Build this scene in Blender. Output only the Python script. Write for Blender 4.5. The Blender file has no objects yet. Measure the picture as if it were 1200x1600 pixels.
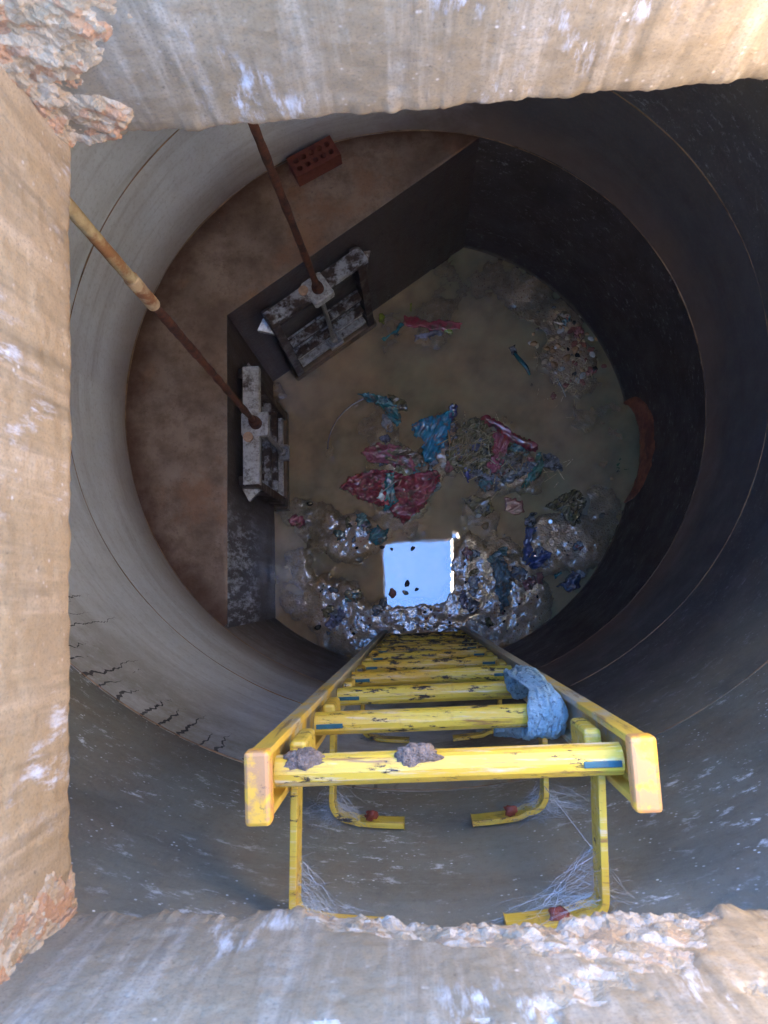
import bpy, bmesh, math, random
import numpy as np
from mathutils import Vector, Matrix
R_ = math.radians
scn = bpy.context.scene
# ---------------------------------------------------------------- camera
F, NX, NY = 1028.45, 649.26, 916.93          # focal length in photo pixels, foot point of the plumb line
ZC = 3.893                                    # camera height above the water
_d = np.array([NX-600, -(NY-800), -F]); _d /= np.linalg.norm(_d)
AZ = -_d; AX = np.array([1., 0, 0])-AZ[0]*AZ; AX /= np.linalg.norm(AX); AY = np.cross(AZ, AX)
cam = bpy.data.objects.new('camera', bpy.data.cameras.new('camera'))
scn.collection.objects.link(cam); scn.camera = cam
M4 = Matrix([list(AX), list(AY), list(AZ)]).to_4x4(); M4.translation = (0, 0, ZC)
cam.matrix_world = M4
cam.data.sensor_fit = 'VERTICAL'; cam.data.sensor_height = 36; cam.data.lens = F/1600*36
cam.data.clip_start = .01; cam.data.clip_end = 500
cam.data.dof.use_dof = True; cam.data.dof.focus_distance = 3.2; cam.data.dof.aperture_fstop = 15
# ---------------------------------------------------------------- sky, sun, exposure
SUN_EL, SUN_AZ = R_(38.6), R_(267.5)
w = bpy.data.worlds.new("World"); scn.world = w; w.use_nodes = True
sk = w.node_tree.nodes.new('ShaderNodeTexSky'); sk.sky_type = 'NISHITA'; sk.sun_disc = False
sk.sun_elevation = SUN_EL; sk.sun_rotation = SUN_AZ
bg = w.node_tree.nodes['Background']; bg.inputs[1].default_value = .085
sk.altitude = 2500; sk.ozone_density = 7.5; sk.dust_density = .1
w.node_tree.links.new(sk.outputs[0], bg.inputs[0])
sl = bpy.data.lights.new('sun', 'SUN'); sl.energy = 5; sl.angle = R_(.5); sl.color = (1, .95, .88)
so = bpy.data.objects.new('sun', sl); scn.collection.objects.link(so)
sdir = Vector((math.sin(SUN_AZ)*math.cos(SUN_EL), math.cos(SUN_AZ)*math.cos(SUN_EL), math.sin(SUN_EL)))
so.rotation_euler = sdir.to_track_quat('Z', 'Y').to_euler()
vs = scn.view_settings; vs.view_transform = 'Standard'; vs.look = 'None'; vs.gamma = 1; vs.exposure = 6.1
scn.render.resolution_x = 768; scn.render.resolution_y = 1024
scn.render.engine = 'CYCLES'
scn.cycles.max_bounces = 12; scn.cycles.diffuse_bounces = 8; scn.cycles.sample_clamp_indirect = 6
scn.cycles.caustics_reflective = False; scn.cycles.caustics_refractive = False
# ---------------------------------------------------------------- helpers
def A(p):                                     # direction of a photo pixel per metre of depth
    r = np.array([p[0]-600, -(p[1]-800), -F]); return np.array([r@AX, r@AY])/-(r@AZ)
def P(px, py, z=0.):                          # point at height z seen at that pixel
    a = A((px, py))*(ZC-z); return Vector((a[0], a[1], z))
def s(r, g, b): return tuple((c/255/12.92 if c < 10.3 else ((c/255+.055)/1.055)**2.4) for c in (r, g, b))
_lat = {}
def vnoise(x, y, seed=0):
    if seed not in _lat: _lat[seed] = np.random.RandomState(seed).rand(256, 256)*2-1
    L = _lat[seed]; x = np.asarray(x, float); y = np.asarray(y, float)
    xi = np.floor(x).astype(int); yi = np.floor(y).astype(int); fx = x-xi; fy = y-yi
    fx = fx*fx*(3-2*fx); fy = fy*fy*(3-2*fy)
    g = lambda i, j: L[(xi+i) % 256, (yi+j) % 256]
    return (g(0,0)*(1-fx)+g(1,0)*fx)*(1-fy)+(g(0,1)*(1-fx)+g(1,1)*fx)*fy
def fbm(x, y, seed=0, octv=4, gain=.5):
    t = 0; a = 1; f = 1
    for i in range(octv): t = t+a*vnoise(np.asarray(x)*f+i*17.3, np.asarray(y)*f+i*9.1, seed+i); a *= gain; f *= 2.03
    return t
class MB:                                     # collects shapes for ONE mesh object
    def __init__(s_): s_.v = []; s_.f = []
    def add(s_, vs_, fs): n = len(s_.v); s_.v += [tuple(v) for v in vs_]; s_.f += [tuple(i+n for i in f) for f in fs]; return s_
    def box(s_, c, d, rot=None):
        rot = rot or Matrix.Identity(3)
        vs_ = [Vector(c)+rot@Vector((d[0]/2*i, d[1]/2*j, d[2]/2*k)) for i in (-1,1) for j in (-1,1) for k in (-1,1)]
        return s_.add(vs_, [(0,1,3,2),(4,6,7,5),(0,4,5,1),(2,3,7,6),(0,2,6,4),(1,5,7,3)])
    def tube(s_, pts, r, n=12, prof=None, jit=0, cap=True):
        pts = [Vector(p) for p in pts]; rs = r if isinstance(r, (list, tuple)) else [r]*len(pts)
        vs_ = []; fs = []; up = None
        for i, p in enumerate(pts):
            t = (pts[min(i+1, len(pts)-1)]-pts[max(i-1, 0)]).normalized()
            if up is None: up = Vector((0,0,1)) if abs(t.z) < .9 else Vector((0,1,0))
            u = (up-t*up.dot(t)).normalized(); v = t.cross(u); up = u
            for k in range(n):
                a = 2*math.pi*k/n; q = rs[i]*(prof[k % len(prof)] if prof else 1)*(1+random.uniform(-jit, jit))
                vs_.append(p+u*math.cos(a)*q+v*math.sin(a)*q)
        for i in range(len(pts)-1):
            for k in range(n): fs.append((i*n+k, i*n+(k+1) % n, (i+1)*n+(k+1) % n, (i+1)*n+k))
        if cap: fs += [tuple(range(n))[::-1], tuple(range((len(pts)-1)*n, len(pts)*n))]
        return s_.add(vs_, fs)
    def ell(s_, c, rad, rot=None, seed=0, rough=.15, sub=2):
        bm = bmesh.new(); bmesh.ops.create_icosphere(bm, subdivisions=sub, radius=1)
        rot = rot or Matrix.Identity(3); rn = random.Random(seed); o = [rn.uniform(0, 90) for _ in range(3)]
        vs_ = []
        for v in bm.verts:
            q = v.co; k = 1+rough*float(fbm(q.x*1.3+o[0]+q.z*.7, q.y*1.3+o[1]-q.z*.9, 5, 3))+(.16*float(fbm(q.x*6+o[0]+q.z*3, q.y*6+o[1]-q.z*4, 6, 3, .7)) if sub > 3 else 0)
            vs_.append(Vector(c)+rot@Vector((q.x*rad[0]*k, q.y*rad[1]*k, q.z*rad[2]*k)))
        fs = [tuple(v.index for v in f.verts) for f in bm.faces]; bm.free()
        return s_.add(vs_, fs)
    def build(s_, name, m, parent=None, smooth=False, bevel=0, loc=None, solid=0):
        me = bpy.data.meshes.new(name)
        vv = s_.v if loc is None else [(a-loc[0], b-loc[1], c-loc[2]) for a, b, c in s_.v]
        me.from_pydata(vv, [], s_.f); me.update()
        if m: me.materials.append(m)
        o = bpy.data.objects.new(name, me); scn.collection.objects.link(o)
        if loc is not None: o.location = loc
        if smooth: me.polygons.foreach_set('use_smooth', [True]*len(me.polygons))
        if solid: md = o.modifiers.new('s', 'SOLIDIFY'); md.thickness = solid; md.offset = 0
        if bevel:
            md = o.modifiers.new('b', 'BEVEL'); md.width = bevel; md.segments = 2; md.limit_method = 'ANGLE'
        if parent is not None:
            o.parent = parent
            if loc is None: o.matrix_parent_inverse = Matrix.Translation(-Vector(parent.location)) if parent.rotation_euler.z == 0 else parent_inv(parent)
        return o
def parent_inv(p): return p.matrix_basis.inverted()
def tag(o, label=None, cat=None, group=None, kind=None):
    for k, v in (('label', label), ('category', cat), ('group', group), ('kind', kind)):
        if v: o[k] = v
    return o
def empty(name, loc, label, cat, group=None):
    o = bpy.data.objects.new(name, None); scn.collection.objects.link(o); o.location = loc; o.empty_display_size = .05
    return tag(o, label, cat, group)
# ---------------------------------------------------------------- materials
class NT:
    def __init__(s_, name):
        s_.m = bpy.data.materials.new(name); s_.m.use_nodes = True; s_.t = s_.m.node_tree
        s_.b = s_.t.nodes['Principled BSDF']; s_.out = s_.t.nodes['Material Output']
        s_.tc = s_.t.nodes.new('ShaderNodeTexCoord').outputs['Object']
    def set(s_, sock, v):
        if isinstance(v, bpy.types.NodeSocket): s_.t.links.new(v, sock)
        elif v is not None:
            if hasattr(sock, 'default_value') and not isinstance(sock.default_value, (int, float)) and isinstance(v, tuple) and len(v) == 3 and len(sock.default_value) == 4: v = v+(1,)
            sock.default_value = v
    def p(s_, **k):
        for n, v in k.items(): s_.set(s_.b.inputs[n.replace('_', ' ')], v)
        return s_
    def map(s_, scale=(1,1,1), src=None, rot=(0,0,0), loc=(0,0,0)):
        n = s_.t.nodes.new('ShaderNodeMapping'); s_.set(n.inputs[0], src or s_.tc)
        n.inputs['Scale'].default_value = scale; n.inputs['Rotation'].default_value = rot; n.inputs['Location'].default_value = loc
        return n.outputs[0]
    def noise(s_, scale, detail=5, rough=.6, v=None, dist=0):
        n = s_.t.nodes.new('ShaderNodeTexNoise'); s_.set(n.inputs['Vector'], v or s_.tc)
        n.inputs['Scale'].default_value = scale; n.inputs['Detail'].default_value = detail
        n.inputs['Roughness'].default_value = rough; n.inputs['Distortion'].default_value = dist
        return n.outputs[0]
    def vor(s_, scale, v=None, feat='F1', out='Distance', rnd=1):
        n = s_.t.nodes.new('ShaderNodeTexVoronoi'); n.feature = feat; s_.set(n.inputs['Vector'], v or s_.tc)
        n.inputs['Scale'].default_value = scale; n.inputs['Randomness'].default_value = rnd
        return n.outputs[out]
    def ramp(s_, f, stops):
        n = s_.t.nodes.new('ShaderNodeValToRGB'); s_.set(n.inputs[0], f); e = n.color_ramp.elements
        while len(e) < len(stops): e.new(.5)
        for i, (p_, c) in enumerate(stops):
            e[i].position = p_; e[i].color = (c, c, c, 1) if isinstance(c, (int, float)) else tuple(c)+(1,)
        return n.outputs[0]
    def mix(s_, f, a, b, mode='MIX'):
        n = s_.t.nodes.new('ShaderNodeMix'); n.data_type = 'RGBA'; n.blend_type = mode
        s_.set(n.inputs[0], f); s_.set(n.inputs[6], a); s_.set(n.inputs[7], b); return n.outputs[2]
    def math(s_, op, a, b=0., c=None):
        n = s_.t.nodes.new('ShaderNodeMath'); n.operation = op; s_.set(n.inputs[0], a); s_.set(n.inputs[1], b)
        if c is not None: s_.set(n.inputs[2], c)
        return n.outputs[0]
    def sep(s_, v=None):
        n = s_.t.nodes.new('ShaderNodeSeparateXYZ'); s_.set(n.inputs[0], v or s_.tc); return n.outputs
    def comb(s_, x, y, z):
        n = s_.t.nodes.new('ShaderNodeCombineXYZ')
        for i, q in enumerate((x, y, z)): s_.set(n.inputs[i], q)
        return n.outputs[0]
    def bump(s_, h, strength=.5, dist=.01):
        n = s_.t.nodes.new('ShaderNodeBump'); s_.set(n.inputs['Height'], h); n.inputs['Strength'].default_value = strength
        n.inputs['Distance'].default_value = dist; s_.t.links.new(n.outputs[0], s_.b.inputs['Normal']); return s_
    def coat_bump(s_, h, strength=1., dist=.01):
        n = s_.t.nodes.new('ShaderNodeBump'); s_.set(n.inputs['Height'], h); n.inputs['Strength'].default_value = strength
        n.inputs['Distance'].default_value = dist; s_.t.links.new(n.outputs[0], s_.b.inputs['Coat Normal']); return s_
def simple(name, c, rough=.5, metal=0, var=.35, sc=30, bump=.2, spec=.5, bd=.003):
    n = NT(name); f = n.noise(sc, 6, .65)
    d = tuple(x*(1-var) for x in c); l = tuple(min(1, x*(1+var*.6)) for x in c)
    n.p(Base_Color=n.ramp(f, [(.3, d), (.7, l)]), Roughness=n.ramp(n.noise(sc*.6, 3), [(.3, max(0, rough-.12)), (.7, min(1, rough+.15))]), Metallic=metal, Specular_IOR_Level=spec)
    n.bump(n.noise(sc*2.5, 5), bump, bd); return n.m
def ring_mat(name, light, dark, damp, zdamp=(0, 0), drip=False, specks=.0, brown=.5, fine=.3, film=.9):  # film = weight of the shade and slime painted over the right side
    """precast wall: cylindrical coordinates round the shaft axis"""
    n = NT(name); x, y, z = n.sep()
    th = n.math('ARCTAN2', y, x)
    cyl = n.comb(n.math('MULTIPLY', th, 1.3), z, 0.)
    big = n.noise(1.6, 4, .6, cyl); mid = n.noise(7, 6, .65, cyl); fin = n.noise(60, 5, .7, cyl)
    ver = n.noise(1, 5, .6, n.map((9, .7, 1), cyl))
    col = n.mix(n.ramp(big, [(.35, 0), (.68, 1)]), light, dark)
    col = n.mix(n.math('MULTIPLY', n.ramp(mid, [(.42, 0), (.72, 1)]), brown), col, s(150, 122, 92))
    col = n.mix(n.math('MULTIPLY', n.ramp(ver, [(.45, 0), (.75, 1)]), .45), col, dark)
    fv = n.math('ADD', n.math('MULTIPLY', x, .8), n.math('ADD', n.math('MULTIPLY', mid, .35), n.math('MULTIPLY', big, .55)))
    shade_film = n.ramp(fv, [(.28, 0), (.64, 1)])
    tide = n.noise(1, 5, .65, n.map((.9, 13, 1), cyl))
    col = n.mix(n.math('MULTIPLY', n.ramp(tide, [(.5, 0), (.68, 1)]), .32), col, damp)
    col = n.mix(n.math('MULTIPLY', shade_film, film), col, s(50, 42, 40))   # shade of the right wall painted in, together with dark wet slime
    col = n.mix(n.ramp(fin, [(.25, .35), (.5, 0.)]), col, damp)
    pit = n.ramp(n.noise(160, 3, .6, cyl), [(.68, 0), (.75, 1)])
    col = n.mix(n.math('MULTIPLY', pit, .5), col, s(45, 38, 34))
    if zdamp[1] > zdamp[0]:                    # damp tide mark with a ragged upper edge
        zz = n.math('ADD', z, n.math('MULTIPLY', n.math('SUBTRACT', big, .5), .35))
        f = n.ramp(n.math('DIVIDE', n.math('SUBTRACT', zz, zdamp[0]), zdamp[1]-zdamp[0]), [(0, 1), (.55, .55), (1, 0)])
        col = n.mix(n.math('MULTIPLY', f, .9), col, damp)
    if zdamp[0] == 0 and zdamp[1] > .5:         # pale scum line at the water
        fl = n.ramp(n.math('ADD', z, n.math('MULTIPLY', mid, .05)), [(.035, 1), (.065, 0)])
        col = n.mix(n.math('MULTIPLY', fl, .55), col, s(150, 138, 126))
    if drip:                                   # dirty weathered belt under the upper joint
        belt = n.math('MULTIPLY', n.ramp(n.math('ADD', n.math('MULTIPLY', z, .4), n.math('MULTIPLY', n.math('SUBTRACT', big, .5), .35)), [(.72, 0), (.92, 1)]), n.ramp(n.noise(5, 7, .75, cyl), [(.34, .35), (.56, 1)]))
        col = n.mix(n.math('MULTIPLY', belt, .85), col, s(138, 130, 112))
    if drip:                                   # dark wet runs crossing the joint
        wv = n.noise(2.2, 3, .6, cyl)
        wob = n.noise(1, 3, .6, n.map((3, 14, 1), cyl)); wob2 = n.noise(1, 2, .5, n.map((9, 1.2, 1), cyl))
        tt = n.math('ADD', n.math('MULTIPLY', th, 24.), n.math('ADD', n.math('MULTIPLY', wob, 1.3), n.math('MULTIPLY', wob2, 1.7)))
        dd = n.math('ABSOLUTE', n.math('SUBTRACT', n.math('FRACT', tt), .5))
        ln_ = n.noise(1, 2, .8, n.map((8.5, .2, 1), cyl, loc=(2, 0, 0)))
        dz_ = n.math('DIVIDE', n.math('ABSOLUTE', n.math('SUBTRACT', z, 2.33)), n.math('MULTIPLY', n.math('MAXIMUM', n.math('SUBTRACT', ln_, .33), .02), 1.5))
        wd = n.math('MULTIPLY', n.math('SUBTRACT', 1., dz_), .10)
        run = n.ramp(n.math('SUBTRACT', wd, dd), [(.0, 0), (.015, 1)])
        zf = 1.
        tf = n.ramp(n.math('ABSOLUTE', n.math('SUBTRACT', th, -2.05)), [(.36, 1), (.5, 0)])
        col = n.mix(n.math('MULTIPLY', n.math('MULTIPLY', run, n.math('MULTIPLY', zf, tf)), n.ramp(wv, [(.2, .6), (.5, 1)])), col, s(26, 24, 26))
    if specks:
        sp = n.ramp(n.vor(75, cyl), [(.10, 1), (.2, 0)]); sm = n.ramp(n.noise(16, 3, .7, cyl), [(.5, 0), (.62, 1)])
        bl = n.ramp(n.noise(22, 6, .75, n.map((1, 1.6, 1), cyl)), [(.56, 0), (.66, 1)])
        bl = n.math('MULTIPLY', bl, n.ramp(n.noise(3, 3, .6, cyl), [(.42, 0), (.6, 1)]))
        col = n.mix(n.math('MULTIPLY', n.math('MAXIMUM', n.math('MULTIPLY', sp, sm), bl), specks), col, s(225, 228, 232))
    ro = n.ramp(mid, [(.3, .42), (.7, .8)])
    n.p(Base_Color=col, Roughness=ro, Specular_IOR_Level=.55)
    n.bump(n.math('ADD', n.math('MULTIPLY', fin, .35), n.math('ADD', mid, n.math('MULTIPLY', pit, -.25))), fine, .012)
    return n.m
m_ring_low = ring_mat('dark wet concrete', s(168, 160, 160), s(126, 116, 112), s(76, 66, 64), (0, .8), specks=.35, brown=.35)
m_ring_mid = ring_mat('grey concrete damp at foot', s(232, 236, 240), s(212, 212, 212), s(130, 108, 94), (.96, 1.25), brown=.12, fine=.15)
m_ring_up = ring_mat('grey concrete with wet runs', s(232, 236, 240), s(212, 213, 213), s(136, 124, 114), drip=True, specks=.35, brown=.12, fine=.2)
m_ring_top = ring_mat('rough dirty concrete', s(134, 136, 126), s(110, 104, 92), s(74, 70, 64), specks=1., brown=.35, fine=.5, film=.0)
m_joint = simple('rusty mortar joint', s(158, 128, 100), .85, var=.75, sc=12, bump=.5)
def bench_material():
    n = NT('stained bench concrete'); big = n.noise(2.3, 4, .6); mid = n.noise(9, 7, .7); fin = n.noise(55, 5, .75)
    col = n.mix(n.ramp(big, [(.36, 0), (.64, 1)]), s(168, 144, 124), s(130, 106, 88))
    col = n.mix(n.ramp(mid, [(.42, 0), (.66, .85)]), col, s(112, 88, 70))
    rust = n.math('MULTIPLY', n.ramp(n.noise(3.6, 5, .6, n.map(loc=(3.1, 1.7, 0))), [(.57, 0), (.68, 1)]), .6)
    col = n.mix(rust, col, s(158, 112, 80))
    col = n.mix(n.ramp(fin, [(.56, 0), (.74, .6)]), col, s(84, 64, 52))
    x, y, z = n.sep(); dx = n.math('SUBTRACT', x, -.022); dy = n.math('SUBTRACT', y, .838)
    rr = n.math('ADD', n.math('SQRT', n.math('ADD', n.math('MULTIPLY', dx, dx), n.math('MULTIPLY', dy, dy))), n.math('SUBTRACT', n.math('MULTIPLY', mid, .14), .5))
    col = n.mix(n.ramp(rr, [(.76, 0), (.87, .9)]), col, s(92, 60, 42))     # rusty silt gathered along the wall
    col = n.mix(n.ramp(n.noise(120, 3, .6), [(.72, 0), (.78, .7)]), col, s(190, 180, 170))
    n.p(Base_Color=col, Roughness=n.ramp(mid, [(.3, .35), (.7, .75)]), Specular_IOR_Level=.5)
    n.bump(n.math('ADD', fin, mid), .4, .01); return n.m
m_bench = bench_material()
def bench_face_material():
    n = NT('wet black bench face'); ver = n.noise(1, 6, .7, n.map((16, 16, 2)))
    col = n.mix(n.ramp(ver, [(.4, 0), (.7, 1)]), s(66, 56, 54), s(100, 86, 80))
    col = n.mix(n.ramp(n.noise(14, 7, .75), [(.5, 0), (.66, .6)]), col, s(50, 42, 40))
    col = n.mix(n.ramp(n.noise(90, 4, .7), [(.66, 0), (.72, .6)]), col, s(170, 160, 150))
    x, y, z = n.sep()
    f = n.math('MULTIPLY', n.ramp(n.noise(1, 7, .75, n.map((26, 26, 7))), [(.48, 0), (.62, 1)]), n.ramp(y, [(.18, 1), (.42, 0)]))
    f = n.math('MULTIPLY', f, n.ramp(z, [(.35, 0), (.6, 1)]))
    col = n.mix(f, col, s(225, 230, 236))       # lime bloom on the near end
    n.p(Base_Color=col, Roughness=n.ramp(ver, [(.3, .25), (.7, .65)]), Specular_IOR_Level=.6)
    n.bump(n.noise(45, 6, .7), .5, .01); return n.m
m_face = bench_face_material()
def neck_material(name, base, alt, run, ax):
    """cast neck wall: drips follow z, u runs along axis ax"""
    n = NT(name); x, y, z = n.sep(); u = x if ax == 0 else y
    uv = n.comb(u, z, 0.)
    mid = n.noise(9, 6, .65, uv); fin = n.noise(1, 5, .75, n.map((90, 120, 1), uv)); big = n.noise(3.2, 4, .55, uv); grit = n.noise(330, 3, .7, uv)
    col = n.mix(n.ramp(big, [(.35, 0), (.65, 1)]), base, alt)
    ver = n.noise(1, 7, .68, n.map((30, 2.2, 1), uv), .25)
    col = n.mix(n.ramp(ver, [(.48, 0), (.7, .65)]), col, run)
    ver2 = n.noise(1, 6, .65, n.map((44, 2.6, 1), uv, loc=(4, 2, 0)), .2)
    col = n.mix(n.ramp(ver2, [(.5, 0), (.68, .7)]), col, tuple(c*.45 for c in base))
    col = n.mix(n.ramp(fin, [(.3, .3), (.5, 0)]), col, tuple(c*.5 for c in base))
    col = n.mix(n.ramp(fin, [(.56, 0), (.75, .3)]), col, tuple(min(1, c*1.7) for c in base))
    col = n.mix(n.ramp(grit, [(.35, .5), (.5, 0)]), col, tuple(c*.35 for c in base))
    lime = n.math('MULTIPLY', n.ramp(n.noise(1, 7, .75, n.map((52, 12, 1), uv, loc=(9, 5, 0))), [(.52, 0), (.64, 1)]), n.ramp(n.noise(5, 4, .6, uv), [(.5, 0), (.62, 1)]))
    col = n.mix(n.math('MULTIPLY', lime, .75), col, s(182, 184, 186))
    sp = n.ramp(n.vor(95, uv), [(.05, 1), (.22, 0)])
    col = n.mix(n.math('MULTIPLY', sp, n.ramp(n.noise(25, 3, .6, uv), [(.5, 0), (.7, .7)])), col, s(190, 178, 164))
    pit = n.ramp(n.noise(150, 4, .7, uv), [(.62, 0), (.7, 1)])
    col = n.mix(n.math('MULTIPLY', pit, .7), col, s(56, 42, 32))
    n.p(Base_Color=col, Roughness=n.ramp(mid, [(.3, .35), (.7, .75)]), Specular_IOR_Level=.6)
    n.bump(n.math('ADD', n.math('MULTIPLY', fin, .8), n.math('ADD', n.math('MULTIPLY', grit, .5), n.math('ADD', n.math('MULTIPLY', ver, .5), n.math('MULTIPLY', pit, -.5)))), .25, .003); return n.m
m_neck_w = neck_material('tan neck concrete', s(134, 108, 76), s(118, 94, 66), s(158, 132, 102), 1)
m_neck_n = neck_material('grey streaked neck concrete', s(122, 103, 78), s(102, 86, 64), s(156, 140, 118), 0)
m_neck_s = neck_material('grey brown neck concrete', s(124, 110, 90), s(106, 94, 76), s(154, 144, 130), 0)
def rubble_material(name, a, b, c):
    n = NT(name); v = n.vor(70, out='Color'); x, y, z = n.sep(v)
    col = n.mix(n.ramp(x, [(.3, 0), (.7, 1)]), a, b); col = n.mix(n.ramp(y, [(.6, 0), (.8, .8)]), col, c)
    col = n.mix(n.ramp(n.noise(120, 4, .7), [(.5, 0), (.7, .3)]), col, tuple(k*.5 for k in a))
    n.p(Base_Color=col, Roughness=.8); n.bump(n.math('ADD', n.noise(60, 6, .7), n.noise(240, 4, .7)), .7, .01); return n.m
m_rubble = rubble_material('broken mortar', s(158, 128, 92), s(176, 148, 114), s(164, 112, 72))
m_aggr = rubble_material('exposed aggregate', s(134, 120, 98), s(166, 154, 138), s(148, 124, 98))
m_slab = simple('slab underside', s(120, 106, 92), .9, var=.3, sc=8)
def rust_material(name, a, b, c, sc=40):
    n = NT(name); f = n.noise(sc, 6, .7); g = n.noise(sc*.3, 4, .6)
    col = n.mix(n.ramp(f, [(.35, 0), (.65, 1)]), a, b); col = n.mix(n.ramp(g, [(.5, 0), (.62, .9)]), col, c)
    n.p(Base_Color=col, Roughness=.75, Metallic=.1); n.bump(f, .7, .004); return n.m
m_rust = rust_material('red brown rust', s(112, 66, 48), s(80, 50, 42), s(60, 40, 36))
m_rust_yel = rust_material('faded zinc pipe', s(206, 182, 138), s(178, 150, 108), s(156, 104, 66), 45)
m_sleeve = rust_material('pale sleeve', s(214, 184, 146), s(200, 166, 128), s(150, 92, 58), 45)
def gate_metal(name, light, cov, metal=.35):
    n = NT(name); f = n.noise(11, 5, .62); g = n.noise(150, 3, .6)
    col = n.mix(n.ramp(f, [(cov, 0), (cov+.09, 1)]), light, s(70, 56, 50))
    col = n.mix(n.ramp(n.noise(38, 6, .75), [(.45, 0), (.65, .75)]), col, s(104, 84, 70))
    col = n.mix(n.ramp(g, [(.66, 0), (.7, 1)]), col, s(60, 45, 38))
    n.p(Base_Color=col, Roughness=n.ramp(f, [(.4, .35), (.6, .6)]), Metallic=metal, Specular_IOR_Level=.6)
    n.bump(n.ramp(f, [(cov, 0), (cov+.05, 1)]), .5, .004); return n.m
m_steel_light = gate_metal('pale galvanised steel', s(205, 202, 198), .60)
m_steel_dirty = gate_metal('galvanised steel caked with dark slime', s(190, 190, 192), .45)
m_steel_dark = gate_metal('slimed steel', s(100, 88, 84), .42)
m_thread = simple('grey screw thread', s(190, 182, 172), .35, .7, var=.3, sc=200)
m_slime = simple('dark slimed door plate', s(62, 52, 48), .45, var=.4, sc=20, bump=.4)
m_siltled = simple('brown silt on steel', s(120, 96, 74), .4, var=.4, sc=25, bump=.6, bd=.008)
m_hole = simple('pitch dark channel', s(20, 17, 16), .9)
def ladder_paint(name, base, wear=.5):
    n = NT(name); x, y, z = n.sep()
    st = n.noise(1, 6, .7, n.map((7, 90, 90))); sc = n.noise(26, 6, .75); g = n.noise(5, 3, .5)
    col = n.mix(n.ramp(g, [(.4, 0), (.65, .6)]), base, s(200, 146, 44))
    col = n.mix(n.math('MULTIPLY', n.ramp(st, [(.53, 0), (.66, 1)]), .75), col, s(208, 190, 166))
    col = n.mix(n.ramp(st, [(.34, .9), (.42, 0)]), col, s(140, 100, 60))
    sc2 = n.noise(1, 6, .75, n.map((18, 60, 60), loc=(3, 1, 2)))
    deep = n.ramp(z, [(.0, .5), (3.1, 0)]) if False else n.math('MULTIPLY', n.math('SUBTRACT', 3.2, z), .045)
    spot = n.ramp(n.math('ADD', sc2, deep), [(.60, 0), (.64, 1)])
    col = n.mix(spot, col, s(46, 36, 32))
    col = n.mix(n.ramp(sc, [(.56, 0), (.7, .6)]), col, s(150, 118, 70))
    n.p(Base_Color=col, Roughness=n.ramp(sc, [(.3, .35), (.7, .65)]), Specular_IOR_Level=.5)
    n.bump(n.math('ADD', st, n.math('MULTIPLY', spot, .6)), .3, .002); return n.m
m_yel = ladder_paint('worn yellow fibreglass', s(204, 176, 62))
def stile_paint():
    n = NT('dusty yellow stile'); z = n.sep()[2]; f = n.noise(9, 6, .7); g = n.noise(1, 6, .7, n.map((60, 60, 6)))
    col = n.mix(n.ramp(f, [(.4, 0), (.6, .5)]), s(208, 172, 64), s(168, 138, 76))
    deep = n.math('MULTIPLY', n.math('SUBTRACT', 3.05, z), .24)
    col = n.mix(n.math('MULTIPLY', n.ramp(n.math('ADD', f, deep), [(.56, 0), (.68, 1)]), .85), col, s(168, 168, 158))   # silt film lower down
    col = n.mix(n.ramp(g, [(.58, 0), (.66, .8)]), col, s(120, 92, 60))
    n.p(Base_Color=col, Roughness=.55); n.bump(n.math('ADD', f, g), .3, .003); return n.m
m_stile = stile_paint()
def cap_paint():
    n = NT('scuffed end cap'); f = n.noise(30, 6, .7)
    col = n.mix(n.ramp(f, [(.42, 0), (.52, 1)]), s(226, 168, 54), s(190, 136, 84)); col = n.mix(n.ramp(n.noise(70, 5, .7), [(.62, 0), (.7, .8)]), col, s(110, 80, 64))
    n.p(Base_Color=col, Roughness=.6); n.bump(f, .3, .003); return n.m
m_cap = cap_paint()
m_teal = simple('teal wedge', s(28, 78, 86), .4, sc=60)
m_clod = simple('dried mud clod', s(146, 126, 110), .95, var=.6, sc=160, bump=1., bd=.008)
m_leaf = simple('dead red brown leaf', s(120, 52, 36), .6, var=.5, sc=90)
m_bolt = simple('zinc bolt', s(190, 195, 205), .4, .6)
n = NT('grey cobweb'); n.p(Base_Color=s(205, 215, 225), Roughness=.8, Alpha=.36); m_web = n.m
def cloth_material(name, c, c2):
    n = NT(name); f = n.noise(22, 6, .65); col = n.mix(n.ramp(f, [(.35, 0), (.65, 1)]), c, c2)
    col = n.mix(n.ramp(n.noise(90, 4, .7), [(.54, 0), (.66, .8)]), col, s(80, 96, 104))
    n.p(Base_Color=col, Roughness=.9, Sheen_Weight=.2); n.bump(n.math('ADD', f, n.math('ADD', n.noise(1, 5, .7, n.map((70, 70, 22)), 1.), n.noise(200, 4, .6))), 1., .010); return n.m
m_cloth = cloth_material('dusty blue cloth', s(132, 176, 194), s(172, 204, 216))
def brick_mat():
    n = NT('red clay'); f = n.noise(40, 6, .7)
    n.p(Base_Color=n.ramp(f, [(.3, s(100, 50, 40)), (.7, s(124, 66, 54))]), Roughness=.85); n.bump(f, .4, .003); return n.m
m_brick = brick_mat()
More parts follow.
